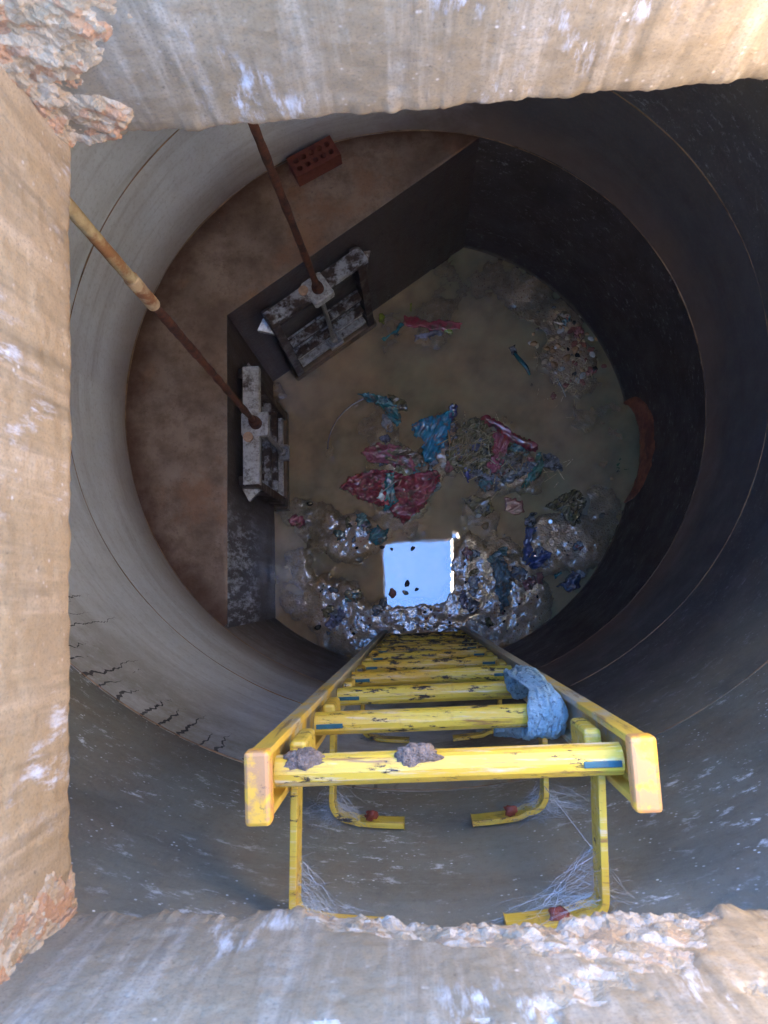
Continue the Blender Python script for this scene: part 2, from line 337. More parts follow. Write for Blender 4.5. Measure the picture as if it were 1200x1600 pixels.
def film(name, c, c2=None, trans=.0, mud=.35, rough=.16):
    n = NT(name); f = n.noise(14, 6, .7); c2 = c2 or tuple(k*.6 for k in c)
    col = n.mix(n.ramp(n.noise(30, 5, .7), [(.35, 0), (.65, 1)]), c, c2)
    col = n.mix(n.math('MULTIPLY', n.ramp(f, [(.52, 0), (.62, 1)]), mud*2), col, s(128, 104, 80))
    n.p(Base_Color=col, Roughness=rough, Specular_IOR_Level=1.0, Coat_Weight=1., Coat_Roughness=.08, Coat_IOR=1.9)
    if trans: n.p(Alpha=1-trans)
    n.bump(n.math('ADD', n.noise(55, 5, .7), n.noise(130, 3, .6)), .6, .004); n.coat_bump(n.noise(36, 2, .5), 1., .0016); return n.m
def mud_mat():
    n = NT('wet silt and gravel'); v = n.vor(85); vc = n.sep(n.vor(85, out='Color')); f = n.noise(5, 6, .65); g = n.noise(34, 6, .72)
    x, y, z = n.sep()
    col = n.mix(n.ramp(f, [(.38, 0), (.62, 1)]), s(214, 180, 142), s(184, 150, 116))
    col = n.mix(n.ramp(g, [(.58, 0), (.7, .7)]), col, s(130, 108, 88))
    peb = n.ramp(vc[0], [(.80, 0), (.84, 1)])
    col = n.mix(n.math('MULTIPLY', peb, n.ramp(v, [(.3, .9), (.45, 0)])), col, n.mix(n.ramp(vc[1], [(.3, 0), (.7, 1)]), s(178, 158, 130), s(150, 96, 70)))
    up = n.ramp(z, [(.0, 0), (.02, 1)])
    n.p(Base_Color=col, Roughness=n.ramp(g, [(.3, .08), (.7, .4)]), Specular_IOR_Level=1.0, Coat_Weight=1., Coat_Roughness=.05, Coat_IOR=2.0)
    n.coat_bump(n.math('ADD', n.noise(66, 3, .55), n.math('MULTIPLY', n.noise(19, 3, .6), .8)), 1., .0019)
    n.bump(n.math('ADD', n.math('MULTIPLY', n.math('SUBTRACT', 1., v), 1.2), n.math('ADD', g, n.noise(150, 4, .7))), 1., .0045); return n.m
m_mud = mud_mat()
def water_mat():
    n = NT('murky water'); t = n.t
    at = t.nodes.new('ShaderNodeAttribute'); at.attribute_name = 'murk'
    f = n.noise(1.4, 4, .55); g = n.noise(4.5, 5, .6)
    x, y, z = n.sep()
    col = n.mix(n.ramp(n.math('ADD', f, n.math('MULTIPLY', x, .12)), [(.4, 0), (.66, 1)]), s(228, 190, 144), s(186, 178, 136))
    col = n.mix(n.ramp(g, [(.45, 0), (.7, .45)]), col, s(200, 158, 114))
    dif = t.nodes.new('ShaderNodeBsdfDiffuse'); n.set(dif.inputs[0], col)
    tr = t.nodes.new('ShaderNodeBsdfTransparent'); tr.inputs[0].default_value = (1, .97, .92, 1)
    m1 = t.nodes.new('ShaderNodeMixShader'); n.set(m1.inputs[0], at.outputs['Fac']); n.set(m1.inputs[1], tr.outputs[0]); n.set(m1.inputs[2], dif.outputs[0])
    gl = t.nodes.new('ShaderNodeBsdfGlossy'); gl.inputs['Roughness'].default_value = .015; gl.inputs[0].default_value = (1, 1, 1, 1)
    fr = t.nodes.new('ShaderNodeFresnel'); fr.inputs[0].default_value = 1.95
    bp = t.nodes.new('ShaderNodeBump'); bp.inputs['Strength'].default_value = .05; bp.inputs['Distance'].default_value = .004
    n.set(bp.inputs['Height'], n.noise(9, 3, .5)); n.set(gl.inputs['Normal'], bp.outputs[0])
    m2 = t.nodes.new('ShaderNodeMixShader'); n.set(m2.inputs[0], fr.outputs[0]); n.set(m2.inputs[1], m1.outputs[0]); n.set(m2.inputs[2], gl.outputs[0])
    t.links.new(m2.outputs[0], n.out.inputs[0]); return n.m
m_water = water_mat()
# ---------------------------------------------------------------- the shaft
CX, CY, RAD = -.022, .838, 1.3
ZB = ZC-2.884; ZJ2 = ZC-2.351; ZJ3 = ZC-1.570; ZS = ZC-.65; ZG = ZC-.30
PIPE_C = 0.0                                   # direction of the side pipe seen from the axis
pa = [P(984, 632, .0), P(984, 782, .0)]
pth = [math.atan2(q.y-CY, q.x-CX) for q in pa]; PTH = sum(pth)/2; PHW = abs(pth[0]-pth[1])/2*RAD
def arch(u):                                   # crown of the side opening above the water
    q = 1-(u/PHW)**2
    return .17*math.sqrt(q) if q > 0 else -1
def ring(name, z0, z1, m, label, hole=False, nseg=240, nz=10):
    mb = MB(); zs = [z0+(z1-z0)*i/nz for i in range(nz+1)]
    if hole: zs = sorted(set([z0]+[i*.02 for i in range(0, 16)]+[.3+(z1-.3)*i/14 for i in range(15)]))
    n0 = len(zs)
    for i in range(nseg):
        a = 2*math.pi*i/nseg
        for k, z in enumerate(zs):
            r = RAD + (.0015 if k in (0, n0-1) else 0) + .0015*float(fbm(a*6, z*5, 3, 2))
            mb.v.append((r*math.cos(a), r*math.sin(a), z))
    for i in range(nseg):
        for k in range(n0-1):
            if hole:
                a = 2*math.pi*(i+.5)/nseg; a = (a+math.pi) % (2*math.pi)-math.pi
                u = (a-PTH)*RAD; zc = (zs[k]+zs[k+1])/2
                if abs(u) < PHW and zc < arch(u): continue
            j = (i+1) % nseg; mb.f.append((i*n0+k, i*n0+k+1, j*n0+k+1, j*n0+k))
    nb = len(mb.v)                             # outer skin and lips
    for i in range(nseg):
        a = 2*math.pi*i/nseg
        for z in (z0, z1): mb.v.append(((RAD+.12)*math.cos(a), (RAD+.12)*math.sin(a), z))
    for i in range(nseg):
        j = (i+1) % nseg
        if not hole: mb.f.append((nb+2*i, nb+2*j, nb+2*j+1, nb+2*i+1))
    for z, k in ((z0, 0), (z1, n0-1)):
        b_ = len(mb.v)
        for i in range(nseg): mb.v += [mb.v[i*n0+k], mb.v[nb+2*i+(1 if k else 0)]]
        for i in range(nseg): j = (i+1) % nseg; mb.f.append((b_+2*i, b_+2*i+1, b_+2*j+1, b_+2*j))
    o = mb.build(name, m, smooth=True); o.location = (CX, CY, 0)
    return tag(o, label, 'concrete ring', 'precast rings of the shaft')
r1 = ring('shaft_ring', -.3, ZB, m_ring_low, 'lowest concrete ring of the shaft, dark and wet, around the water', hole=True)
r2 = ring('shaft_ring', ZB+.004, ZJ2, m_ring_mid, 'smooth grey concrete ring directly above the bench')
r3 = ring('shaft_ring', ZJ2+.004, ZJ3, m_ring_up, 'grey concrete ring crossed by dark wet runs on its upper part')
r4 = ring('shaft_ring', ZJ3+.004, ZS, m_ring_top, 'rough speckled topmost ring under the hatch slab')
def bead(z, m, parent, w=.006, seed=0):
    mb = MB(); n = 300; pr = [(-1.2, -.3), (-.7, .35), (.1, .6), (.8, .3), (1.2, -.3)]
    for i in range(n):
        a = 2*math.pi*i/n; q = w*(.55+.45*float(fbm(a*5, z, seed, 4))); zo = .004*float(fbm(a*3, z*7, seed+3, 3))
        for (dz, dr) in pr:
            r = RAD-dr*q*.8; mb.v.append((CX+r*math.cos(a), CY+r*math.sin(a), z+zo+dz*q))
    for i in range(n):
        j = (i+1) % n
        for k in range(4): mb.f.append((i*5+k, j*5+k, j*5+k+1, i*5+k+1))
    mb.build('mortar_joint', m, parent, smooth=True)
bead(ZB, m_joint, r2, .006, 11); bead(ZJ2, m_joint, r3, .0045, 12); bead(ZJ3, m_joint, r4, .0042, 13)
# side pipe behind the wall and its broken clay collar
mb = MB(); N = 24; L = .5
ring_pts = []
for k in range(N+1):
    u = -PHW+2*PHW*k/N; ring_pts.append((u, max(arch(u), -.02)))
ring_pts = [(-PHW, -.3)]+ring_pts+[(PHW, -.3)]
for j, dr in enumerate((-.004, .12, .4)):
    for (u, z) in ring_pts:
        a = PTH+u/RAD; r = RAD+dr+.01; mb.v.append((CX+r*math.cos(a), CY+r*math.sin(a), z+.002))
K_ = len(ring_pts)
for j in range(2):
    for k in range(K_-1): mb.f.append((j*K_+k, j*K_+k+1, (j+1)*K_+k+1, (j+1)*K_+k))
mb.f.append(tuple(range(2*K_, 3*K_)))
pipe = empty('side_pipe', (CX+RAD*math.cos(PTH), CY+RAD*math.sin(PTH), 0), 'dark half drowned side pipe mouth with a rusty red arched collar in the wall', 'pipe')
mb.build('pipe_barrel', simple('dark pipe lining', s(58, 54, 58), .5), pipe)
mb = MB(); NU, NVv = 60, 12
for i in range(NU+1):
    u = (-1.06+2.12*i/NU)
    for k in range(NVv+1):
        v = k/NVv; zi = .165*math.sqrt(max(0, 1-u*u)) if abs(u) < 1 else 0
        uo = u*PHW*(1+.02*v); zo = .40*math.sqrt(max(0, 1-(u/1.06)**2))**.8+.012*float(fbm(u*6, 3, 21, 3))
        z = zi+(zo-zi)*v; a = PTH+uo/RAD
        r = RAD-.010*math.sin(math.pi*min(1, v*1.0+.02))**.5-.004*float(fbm(u*12, v*5, 22, 3))
        mb.v.append((CX+r*math.cos(a), CY+r*math.sin(a), z))
for i in range(NU):
    for k in range(NVv): q = i*(NVv+1)+k; mb.f.append((q, q+1, q+NVv+2, q+NVv+1))
mb.build('clay_collar', rust_material('red clay collar', s(186, 122, 96), s(150, 96, 78), s(120, 84, 72), 25), pipe, smooth=True)
# bench: raised floor on the left with two gate faces
KP = Vector((-.867, 1.252)); Q1 = Vector((.313, 2.097)); Q2 = Vector((-.826, -.16))
def face_dir(Q):
    t = (Q-KP).normalized(); nrm = Vector((-t.y, t.x))
    if nrm.dot(Vector((.2, .5))-KP) < 0: nrm = -nrm
    return t, nrm
T1, N1 = face_dir(Q1); T2, N2 = face_dir(Q2)
GW = .42                                       # gate opening width
G1U, G2U = .425, .50
a1 = math.atan2(Q1.y-CY, Q1.x-CX); a2 = math.atan2(Q2.y-CY, Q2.x-CX)
if a2 < a1: a2 += 2*math.pi
pts = [KP, Q1]+[Vector((CX+1.304*math.cos(a1+(a2-a1)*i/60), CY+1.304*math.sin(a1+(a2-a1)*i/60))) for i in range(0, 61)]+[Q2]
bench = empty('bench', (-.9, 1.1, 0), 'raised brown stained concrete bench filling the left side of the shaft floor', 'concrete bench')
mb = MB(); G = .02; xs = np.arange(-1.34, .4, G); ys = np.arange(-.22, 2.16, G)
def side(p, q, r): return (q.x-p.x)*(r[1]-p.y)-(q.y-p.y)*(r[0]-p.x)
# top as a fan of strips from the inner edge to the wall for clean borders
def edge_pt(tt):
    if tt < .5: k = 1-tt*2; return KP+(Q1-KP)*k
    k = (tt-.5)*2; return KP+(Q2-KP)*k
NT_, NR_ = 120, 24
for i in range(NT_+1):
    tt = i/NT_; e = edge_pt(tt); a = a1+(a2-a1)*tt; o_ = Vector((CX+1.305*math.cos(a), CY+1.305*math.sin(a)))
    for k in range(NR_+1):
        q = e+(o_-e)*(k/NR_); zz = ZB-.004+.004*float(fbm(q.x*5, q.y*5, 31, 4)) - (.006 if k == 0 else 0)
        mb.v.append((q.x, q.y, zz))
for i in range(NT_):
    for k in range(NR_): q = i*(NR_+1)+k; mb.f.append((q, q+NR_+1, q+NR_+2, q+1))
mb.build('bench_top', m_bench, bench, smooth=True)
def bench_face(Q, T, Nn, gu, name):
    L = (Q-KP).length+.02; mb = MB(); U = [0, gu-GW/2, gu+GW/2, L]; H = .40
    def pt(u, z, off=0): q = KP+T*u+Nn*off; return (q.x, q.y, z)
    def panel(u0, u1, z0, z1, nu=14, nz=10):
        b = len(mb.v)
        for i in range(nu+1):
            for k in range(nz+1):
                u = u0+(u1-u0)*i/nu; z = z0+(z1-z0)*k/nz
                mb.v.append(pt(u, z, .003*float(fbm(u*9, z*9, 41, 3)) if 0 < k < nz and 0 < i < nu else 0))
        for i in range(nu):
            for k in range(nz): q = b+i*(nz+1)+k; mb.f.append((q, q+nz+1, q+nz+2, q+1))
    ztop = ZB-.010
    panel(U[0], U[1], -.3, ztop); panel(U[2], U[3], -.3, ztop); panel(U[1], U[2], H, ztop)
    b = len(mb.v); rc = -.5                     # recess of the culvert
    for (u, z) in ((U[1], -.3), (U[2], -.3), (U[2], H), (U[1], H)):
        mb.v.append(pt(u, z)); mb.v.append(pt(u, z, rc))
    for k in range(4): j = (k+1) % 4; mb.f.append((b+2*k, b+2*j, b+2*j+1, b+2*k+1))
    mb.f.append((b+1, b+3, b+5, b+7))
    mb.build(name, m_face, bench)
bench_face(Q1, T1, N1, G1U, 'bench_face'); bench_face(Q2, T2, N2, G2U, 'bench_face')
# ---------------------------------------------------------------- hatch neck, slab, ground
OC = [Vector((-.367, .479)), Vector((.405, .521)), Vector((.405, -.282)), Vector((-.325, -.303))]   # NW, NE, SE, SW
neck = empty('hatch_neck', (.04, .1, ZS), 'square cast concrete hatch neck with streaked walls around the shaft mouth', 'hatch')
def bumps(U, Z, lst):                           # embedded stones as rounded bumps of the surface
    o = np.zeros_like(U); 
    for (a, b, r, q, th) in lst:
        dx = U-a; dz = Z-b; ca, sa = math.cos(th), math.sin(th); e = ((dx*ca+dz*sa)/(r*q))**2+((-dx*sa+dz*ca)/r)**2
        o = np.maximum(o, r*.8*np.sqrt(np.clip(1-e, 0, 1))+np.where(e < 1, r*.15, 0))
    return o
def neck_wall(a, b, m, seed, chip=.006, patch=False):
    mb = MB(); nu, nv = (560, 190) if patch else (320, 110); t = (b-a); Ln = t.length; t = t/Ln; out = Vector((t.y, -t.x))
    if out.dot((a+b)/2-Vector((.04, .1))) < 0: out = -out
    u = np.linspace(0, 1, nu+1); v = np.linspace(0, 1, nv+1); U, V = np.meshgrid(u, v, indexing='ij'); e = np.minimum(1, np.minimum(U, 1-U)*14)
    lip = chip*(.5*fbm(U*Ln*6, seed+0*U, seed, 3)+.7*fbm(U*Ln*45, seed+0*U, seed+2, 4, .65))*e
    Z = ZG+(ZS-ZG)*V; DZ = Z-ZS
    off = (.0005*fbm(U*Ln*5, Z*5, seed, 3)*(1-.7*V**4)+.0006*fbm(U*Ln*60, Z*60, seed+7, 3)+.0005*fbm(U*Ln*40, Z*70, seed+8, 2))*e
    mask = None
    if patch:                                   # broken away patch where the aggregate shows
        mask = np.exp(-((U-.56)/.25)**4)*np.clip(1-DZ/(.06+.06*U), 0, 1)+.22*fbm(U*Ln*9, Z*14, 51, 5, .6)
        mm = np.clip((mask-.2)/.2, 0, 1); rn = random.Random(8)
        off = off+mm*(.006+.004*fbm(U*Ln*22, Z*22, 53, 4))
        lst = [(rn.uniform(.15, .95)*Ln, ZS+rn.uniform(0, .11), rn.uniform(.002, .0065)*rn.uniform(.6, 1), rn.uniform(1, 1.8), rn.uniform(-.6, .6)) for _ in range(330)]
        off = off-mm*bumps(U*Ln, Z, lst)*.6
        lip = lip+.006*np.exp(-((U-.5)/.16)**2)*e
    ed = np.clip((V-.9)/.1, 0, 1); D_ = off+lip*ed+.008*ed**6
    X = a.x+t.x*U*Ln+out.x*D_; Y = a.y+t.y*U*Ln+out.y*D_; Zf = Z+ed*.7*lip
    L1_ = np.stack([a.x+t.x*u*Ln+out.x*.03, a.y+t.y*u*Ln+out.y*.03, ZS-.004+.004*fbm(u*30, 1+0*u, seed, 2)], -1)
    L2_ = np.stack([a.x+t.x*u*Ln+out.x*.14, a.y+t.y*u*Ln+out.y*.14, ZS+.012+0*u], -1)
    Pn = np.concatenate([np.stack([X, Y, Zf], -1), L1_[:, None], L2_[:, None]], 1); n1 = nv+3
    mb.v = [tuple(q) for q in Pn.reshape(-1, 3).tolist()]
    for i in range(nu):
        for k in range(n1-1): q = i*n1+k; mb.f.append((q, q+1, q+n1+1, q+n1))
    o = mb.build('side_wall', m, neck, smooth=True)
    if patch:
        o.data.materials.append(m_aggr); mi = np.zeros((nu, n1-1), int); mi[:, :nv] = (mask[:-1, :-1] > .24); mi[:, nv-1:] = mi[:, nv-1:nv]
        o.data.polygons.foreach_set('material_index', mi.reshape(-1).tolist())
neck_wall(OC[0], OC[1], m_neck_n, 61, .0026)
neck_wall(OC[1], OC[2], m_neck_s, 62)
neck_wall(OC[3], OC[2], m_neck_s, 63, .006, True)
neck_wall(OC[3], OC[0], m_neck_w, 64, .0016)
def fillet(c, da, db, wa, wb, seed, lumps=60):  # lumpy mortar in the corner; wa, wb = width along each wall by height
    mb = MB(); nu, nv = 120, 200; da = Vector(da).normalized(); db = Vector(db).normalized()
    u = np.linspace(0, 1, nu+1); v = np.linspace(0, 1, nv+1); U, V = np.meshgrid(u, v, indexing='ij')
    WA = wa(V)*(1+.3*fbm(V*9, 1+0*V, seed, 4)); WB = wb(V)*(1+.3*fbm(V*9, 5+0*V, seed, 4)); W_ = np.sin(np.pi*U)
    S = np.where(U < .5, 1-2*U, 0)*WA; T = np.where(U > .5, 2*U-1, 0)*WB
    arc = np.where(U < .5, -S, T); Z = ZG+(ZS+.002-ZG)*V; rn = random.Random(seed)
    lst = [(rn.uniform(-.05, .10), rn.uniform(ZS, ZG), rn.uniform(.002, .007), rn.uniform(1.2, 2.6), rn.uniform(-1.2, -.2)) for _ in range(lumps)]
    if lumps > 100: lst += [(.075, ZS+.050, .006, 3.6, -.6), (.082, ZS+.036, .005, 3.4, -.5)]
    bul = W_*np.minimum(WA, WB)*.5+W_**.5*(.008*fbm(arc*30, V*14, seed+1, 5, .65)+bumps(arc, Z, lst)*.8)-.003*(1-W_)
    inn = (da+db).normalized(); X = c.x+da.x*S+db.x*T+inn.x*bul; Y = c.y+da.y*S+db.y*T+inn.y*bul
    mb.v = [tuple(q) for q in np.stack([X, Y, Z], -1).reshape(-1, 3).tolist()]
    for i in range(nu):
        for k in range(nv): q = i*(nv+1)+k; mb.f.append((q, q+1, q+nv+2, q+nv+1))
    mb.build('mortar_fillet', m_rubble, neck, smooth=True)
fillet(OC[0], OC[3]-OC[0], OC[1]-OC[0], lambda v: .012+.03*(1-v), lambda v: .045+.05*np.sin(v*3.1)+.02*(1-v), 71, 240)
fillet(OC[3], OC[0]-OC[3], OC[2]-OC[3], lambda v: .010+.045*(1-np.abs(v-.75)*1.2), lambda v: .006+.014*(1-v), 72)
def annulus(name, z0, z1, m, rout):             # slab between the square mouth and a round outer edge
    mb = MB(); n = 120; cen = Vector((.04, .1)); poly = OC
    def inner(a):
        d = Vector((math.cos(a), math.sin(a))); best = 9
        for i in range(4):
            p, q = poly[i], poly[(i+1) % 4]; e = q-p; det = d.x*(-e.y)+d.y*e.x
            if abs(det) < 1e-9: continue
            r = p-cen; t = (r.x*(-e.y)+r.y*e.x)/det; u_ = (d.x*r.y-d.y*r.x)/det
            if t > 0 and -1e-6 <= u_ <= 1+1e-6: best = min(best, t)
        return cen+d*(best+.10)
    angs = sorted([2*math.pi*i/n for i in range(n)]+[math.atan2(p.y-cen.y, p.x-cen.x) % (2*math.pi) for p in poly])
    for a in angs:
        i_ = inner(a); o_ = Vector((CX, CY))*(1 if rout < 5 else 0)+Vector((math.cos(a), math.sin(a)))*rout
        for z in (z0, z1):
            mb.v.append((i_.x, i_.y, z)); mb.v.append((o_.x, o_.y, z))
    n = len(angs)
    for i in range(n):
        j = (i+1) % n; p, q = 4*i, 4*j
        mb.f += [(p, p+1, q+1, q), (p+2, q+2, q+3, p+3), (p, q, q+2, p+2), (p+1, p+3, q+3, q+1)]
    return mb.build(name, m)
tag(annulus('cover_slab', ZS+.006, ZG-.006, m_slab, RAD+.3), 'flat concrete cover slab roofing the round shaft', 'concrete slab')
tag(annulus('ground', ZG-.004, ZG+.0, simple('dry sandy ground', s(176, 142, 110), .95, var=.3, sc=3), 150), kind='structure')
# ---------------------------------------------------------------- silt bed and water
blobs = [(850,822,17,.085),(834,868,18,.09),(852,852,26,.08),(824,905,22,.08),(708,880,17,.085),(704,930,22,.085),(735,850,14,.07),(860,880,20,.08),(520,965,55,.07),(560,990,50,.07),(620,985,50,.075),(690,975,60,.075),(755,925,55,.075),(735,880,38,.07),(785,890,45,.07),(835,945,45,.068),
 (875,865,50,.066),(800,985,45,.07),(560,838,40,.075),(535,850,25,.07),(905,835,45,.066),(935,790,32,.064),(885,560,46,.075),(880,500,34,.07),(830,470,40,.062),(850,440,30,.062),
 (455,880,30,.042),(455,800,30,.040),(610,755,58,.066),(715,700,46,.078),(770,715,40,.07),(650,735,50,.066),(585,665,45,.052),(800,735,50,.062),(750,790,35,.055),(670,500,45,.036),(430,610,14,.06),(475,905,22,.06),(505,920,20,.06),
 (770,425,50,.040),(700,450,40,.040),(905,660,25,.045),(500,820,40,.046),(460,950,30,.05),(540,930,30,.066),(660,950,22,.058),(720,935,22,.066),(600,960,28,.09),(650,962,30,.09),(700,956,26,.09)]
BL = []
for (px, py, r, h) in blobs:
    q = P(px, py); BL.append((q.x, q.y, r*ZC/F, h))
hole_q = P(643, 895)
def bed(x, y):
    x = np.asarray(x, float); y = np.asarray(y, float); hsum = np.zeros_like(x)
    for (bx, by, r, h) in BL:
        g = h*np.exp(-(((x-bx)**2+(y-by)**2)/(r*r))**1.3)
        hsum = np.maximum(hsum, g)+.25*np.minimum(hsum, g)
    z = -.056+hsum+.024*fbm(x*6, y*6, 81, 6, .6); zz = z; z = np.where(zz > 0, .0042*np.tanh(zz/.012), zz*.55)+.0040*fbm(x*20, y*20, 85, 3, .5)*np.clip((zz+.022)/.02, .12, 1)
    dx = (x-hole_q.x)/.19; dy = (y-hole_q.y)/.15
    z = z-.05*np.exp(-(dx**4+dy**4))
    return z
def sheet(name, gs, zf, m, r=RAD+.03, cut=True):
    n_ = int(2*r/gs)+1; xs = CX-r+np.arange(n_)*gs; ys = CY-r+np.arange(n_)*gs
    X, Y = np.meshgrid(xs, ys, indexing='ij'); Z = zf(X, Y)
    V = np.stack([X, Y, Z], -1).reshape(-1, 3); idx = np.arange(n_*n_).reshape(n_, n_)
    inside = (np.hypot(X-CX, Y-CY) < r)
    mid = inside[:-1, :-1] & inside[1:, 1:] & inside[1:, :-1] & inside[:-1, 1:]
    f = np.stack([idx[:-1, :-1], idx[1:, :-1], idx[1:, 1:], idx[:-1, 1:]], -1)[mid]
    me = bpy.data.meshes.new(name); me.from_pydata(V.tolist(), [], f.tolist()); me.update(); me.materials.append(m)
    me.polygons.foreach_set('use_smooth', [True]*len(me.polygons))
    o = bpy.data.objects.new(name, me); scn.collection.objects.link(o); return o, V
mud, _ = sheet('silt_bed', .006, bed, m_mud); tag(mud, kind='structure')
wat, WV = sheet('water', .012, lambda X, Y: 0*X, m_water, RAD+.30); tag(wat, kind='structure')
dep = np.clip(-bed(WV[:, 0], WV[:, 1]), 0, 1); mk = np.clip(.04+.96*(1-np.exp(-dep/.028)), 0, .985)
att = wat.data.attributes.new('murk', 'FLOAT', 'POINT'); att.data.foreach_set('value', mk.astype(np.float32))
# ---------------------------------------------------------------- sluice gates and their rods
def make_gate(T, Nn, gu, label, mirror=1, dirt=0):
    o2 = KP+T*gu; base = Vector((o2.x, o2.y, 0)); Tx = Vector((T.x, T.y, 0)); Ny = Vector((Nn.x, Nn.y, 0))
    rot = Matrix((Tx, Ny, Vector((0, 0, 1)))).transposed()
    g = empty('sluice_gate', base, label, 'sluice gate', 'sluice gates on the bench faces')
    def L(u, o, z): return base+Tx*u+Ny*o+Vector((0, 0, z))
    def b(name, c, d, m, parent=g, bev=.003): return MB().box(L(*c), d, rot).build(name, m, parent, bevel=bev)
    W = .27
    top = MB()                                  # channel: web up, two lips down
    for sg in (-1, 1):
        top.box(L(sg*.165, .085, .905), (.235, .075, .008), rot); top.box(L(sg*.165, .050, .885), (.235, .006, .04), rot); top.box(L(sg*.165, .122, .885), (.235, .006, .04), rot)
    top.build('top_channel', m_steel_dirty if dirt else m_steel_light, g, bevel=.002)
    for sg in (-1, 1):
        b('post', (sg*.26, .055, .43), (.045, .07, .90), m_steel_dark)
        lug = MB(); a_, b_, c_ = L(sg*.285, .095, .76), L(sg*.345, .045, .79), L(sg*.285, .015, .80); dn = Vector((0, 0, -.03))
        lug.add([a_, b_, c_, a_+dn, b_+dn, c_+dn], [(0, 1, 2), (3, 5, 4), (0, 3, 4, 1), (1, 4, 5, 2), (2, 5, 3, 0)])
        lug.build('wall_lug', m_steel_dirty, g)
    b('door_plate', (0, .030, .33), (.47, .012, .66), m_slime)
    for z, m in ((.47, m_steel_dirty), (.30, m_steel_dirty), (.15, m_steel_light)):
        cb = MB(); cb.box(L(0, .062, z), (.46, .036, .006), rot); cb.box(L(0, .081, z-.014), (.46, .005, .028), rot); cb.box(L(0, .050, z+.035), (.46, .010, .008), rot); cb.build('cross_bar', m, g, bevel=.002)
    b('sill', (0, .050, .03), (.60, .085, .07), m_siltled, bev=.012)
    br = MB(); br.box(L(0, .105, .915), (.10, .125, .010), rot); br.box(L(0, .166, .895), (.10, .008, .045), rot)
    br.box(L(-.052, .105, .895), (.008, .12, .045), rot); br.box(L(.052, .105, .895), (.008, .12, .045), rot)
    br.build('spindle_bracket', m_steel_light, g, bevel=.002)
    MB().tube([L(-.06*mirror, .075, .909), L(-.06*mirror, .075, .922)], .024, 20).build('round_washer', simple('tan washer', s(196, 158, 128), .6), g, bevel=.002)
    pr = MB(); P0, P1_ = L(0, .115, .93), L(0, .105, .24); nn = 90
    pr.tube([P0+(P1_-P0)*(i/nn) for i in range(nn+1)], [.0125 if i % 2 else .0105 for i in range(nn+1)], 10)
    pr.build('threaded_spindle', m_thread, g)
    nut = MB(); nut.tube([L(0, .106, .30), L(0, .106, .255)], .023, 6); nut.build('spindle_nut', m_thread, g, bevel=.002)
    u = MB()
    for sg in (-1, 1): u.box(L(sg*.04, .10, .25), (.007, .07, .05), rot)
    u.box(L(0, .135, .235), (.087, .007, .035), rot); u.box(L(0, .10, .228), (.087, .07, .007), rot)
    u.build('lifting_yoke', m_steel_light, g, bevel=.0015)
    return g, L
g1, L1 = make_gate(T1, N1, G1U, 'sluice gate caked in dark slime on the far bench face, its screw thread showing', 1, 1)
g2, L2 = make_gate(T2, N2, G2U, 'sluice gate with clean pale channel on the left bench face', -1, 0)
def rod(name, base, top, lab, split, mt):
    o = empty(name, base, lab, 'control rod', 'rusty control rods rising from the sluice gates')
    b, t = Vector(base), Vector(top); n_ = 60
    def seg(f0, f1, r, nm, m, nz=.06):
        pts_ = [b+(t-b)*(f0+(f1-f0)*i/n_) for i in range(n_+1)]
        MB().tube(pts_, [r*(1+nz*float(fbm(i*.5, f0*9, 91, 3))) for i in range(n_+1)], 16).build(nm, m, o, smooth=True)
    if split: seg(0, split, .0135, 'lower_rod', m_rust, .16); seg(split+.035, 1, .0150, 'upper_pipe', mt, .05); seg(split-.005, split+.06, .0185, 'sleeve', m_sleeve, .03)
    else: seg(0, 1, .0155, 'shaft', m_rust, .12)
    MB().tube([b+(t-b)*k for k in (0, .018, .02, .035)], [.029, .027, .024, .019], 20).build('coupling', m_rust, o, smooth=False, bevel=.002)
    return o
b1 = L1(0, .115, .925); b2 = L2(0, .115, .925)
tp = A((400, 205))*1.88; rod('control_rod', b1, b1+(Vector((tp[0], tp[1], ZC-1.88))-b1)*1.55, 'rust brown rod rising from the far slimed gate past the red brick', 0, None)
tp = A((118, 335))*1.26; d_ = Vector((tp[0], tp[1], ZC-1.26))-b2
rod('control_rod', b2, b2+d_*((ZS-b2.z)/d_.z), 'rusty rod with a pale sleeve and yellowish upper pipe, rising from the left gate', .555, m_rust_yel)
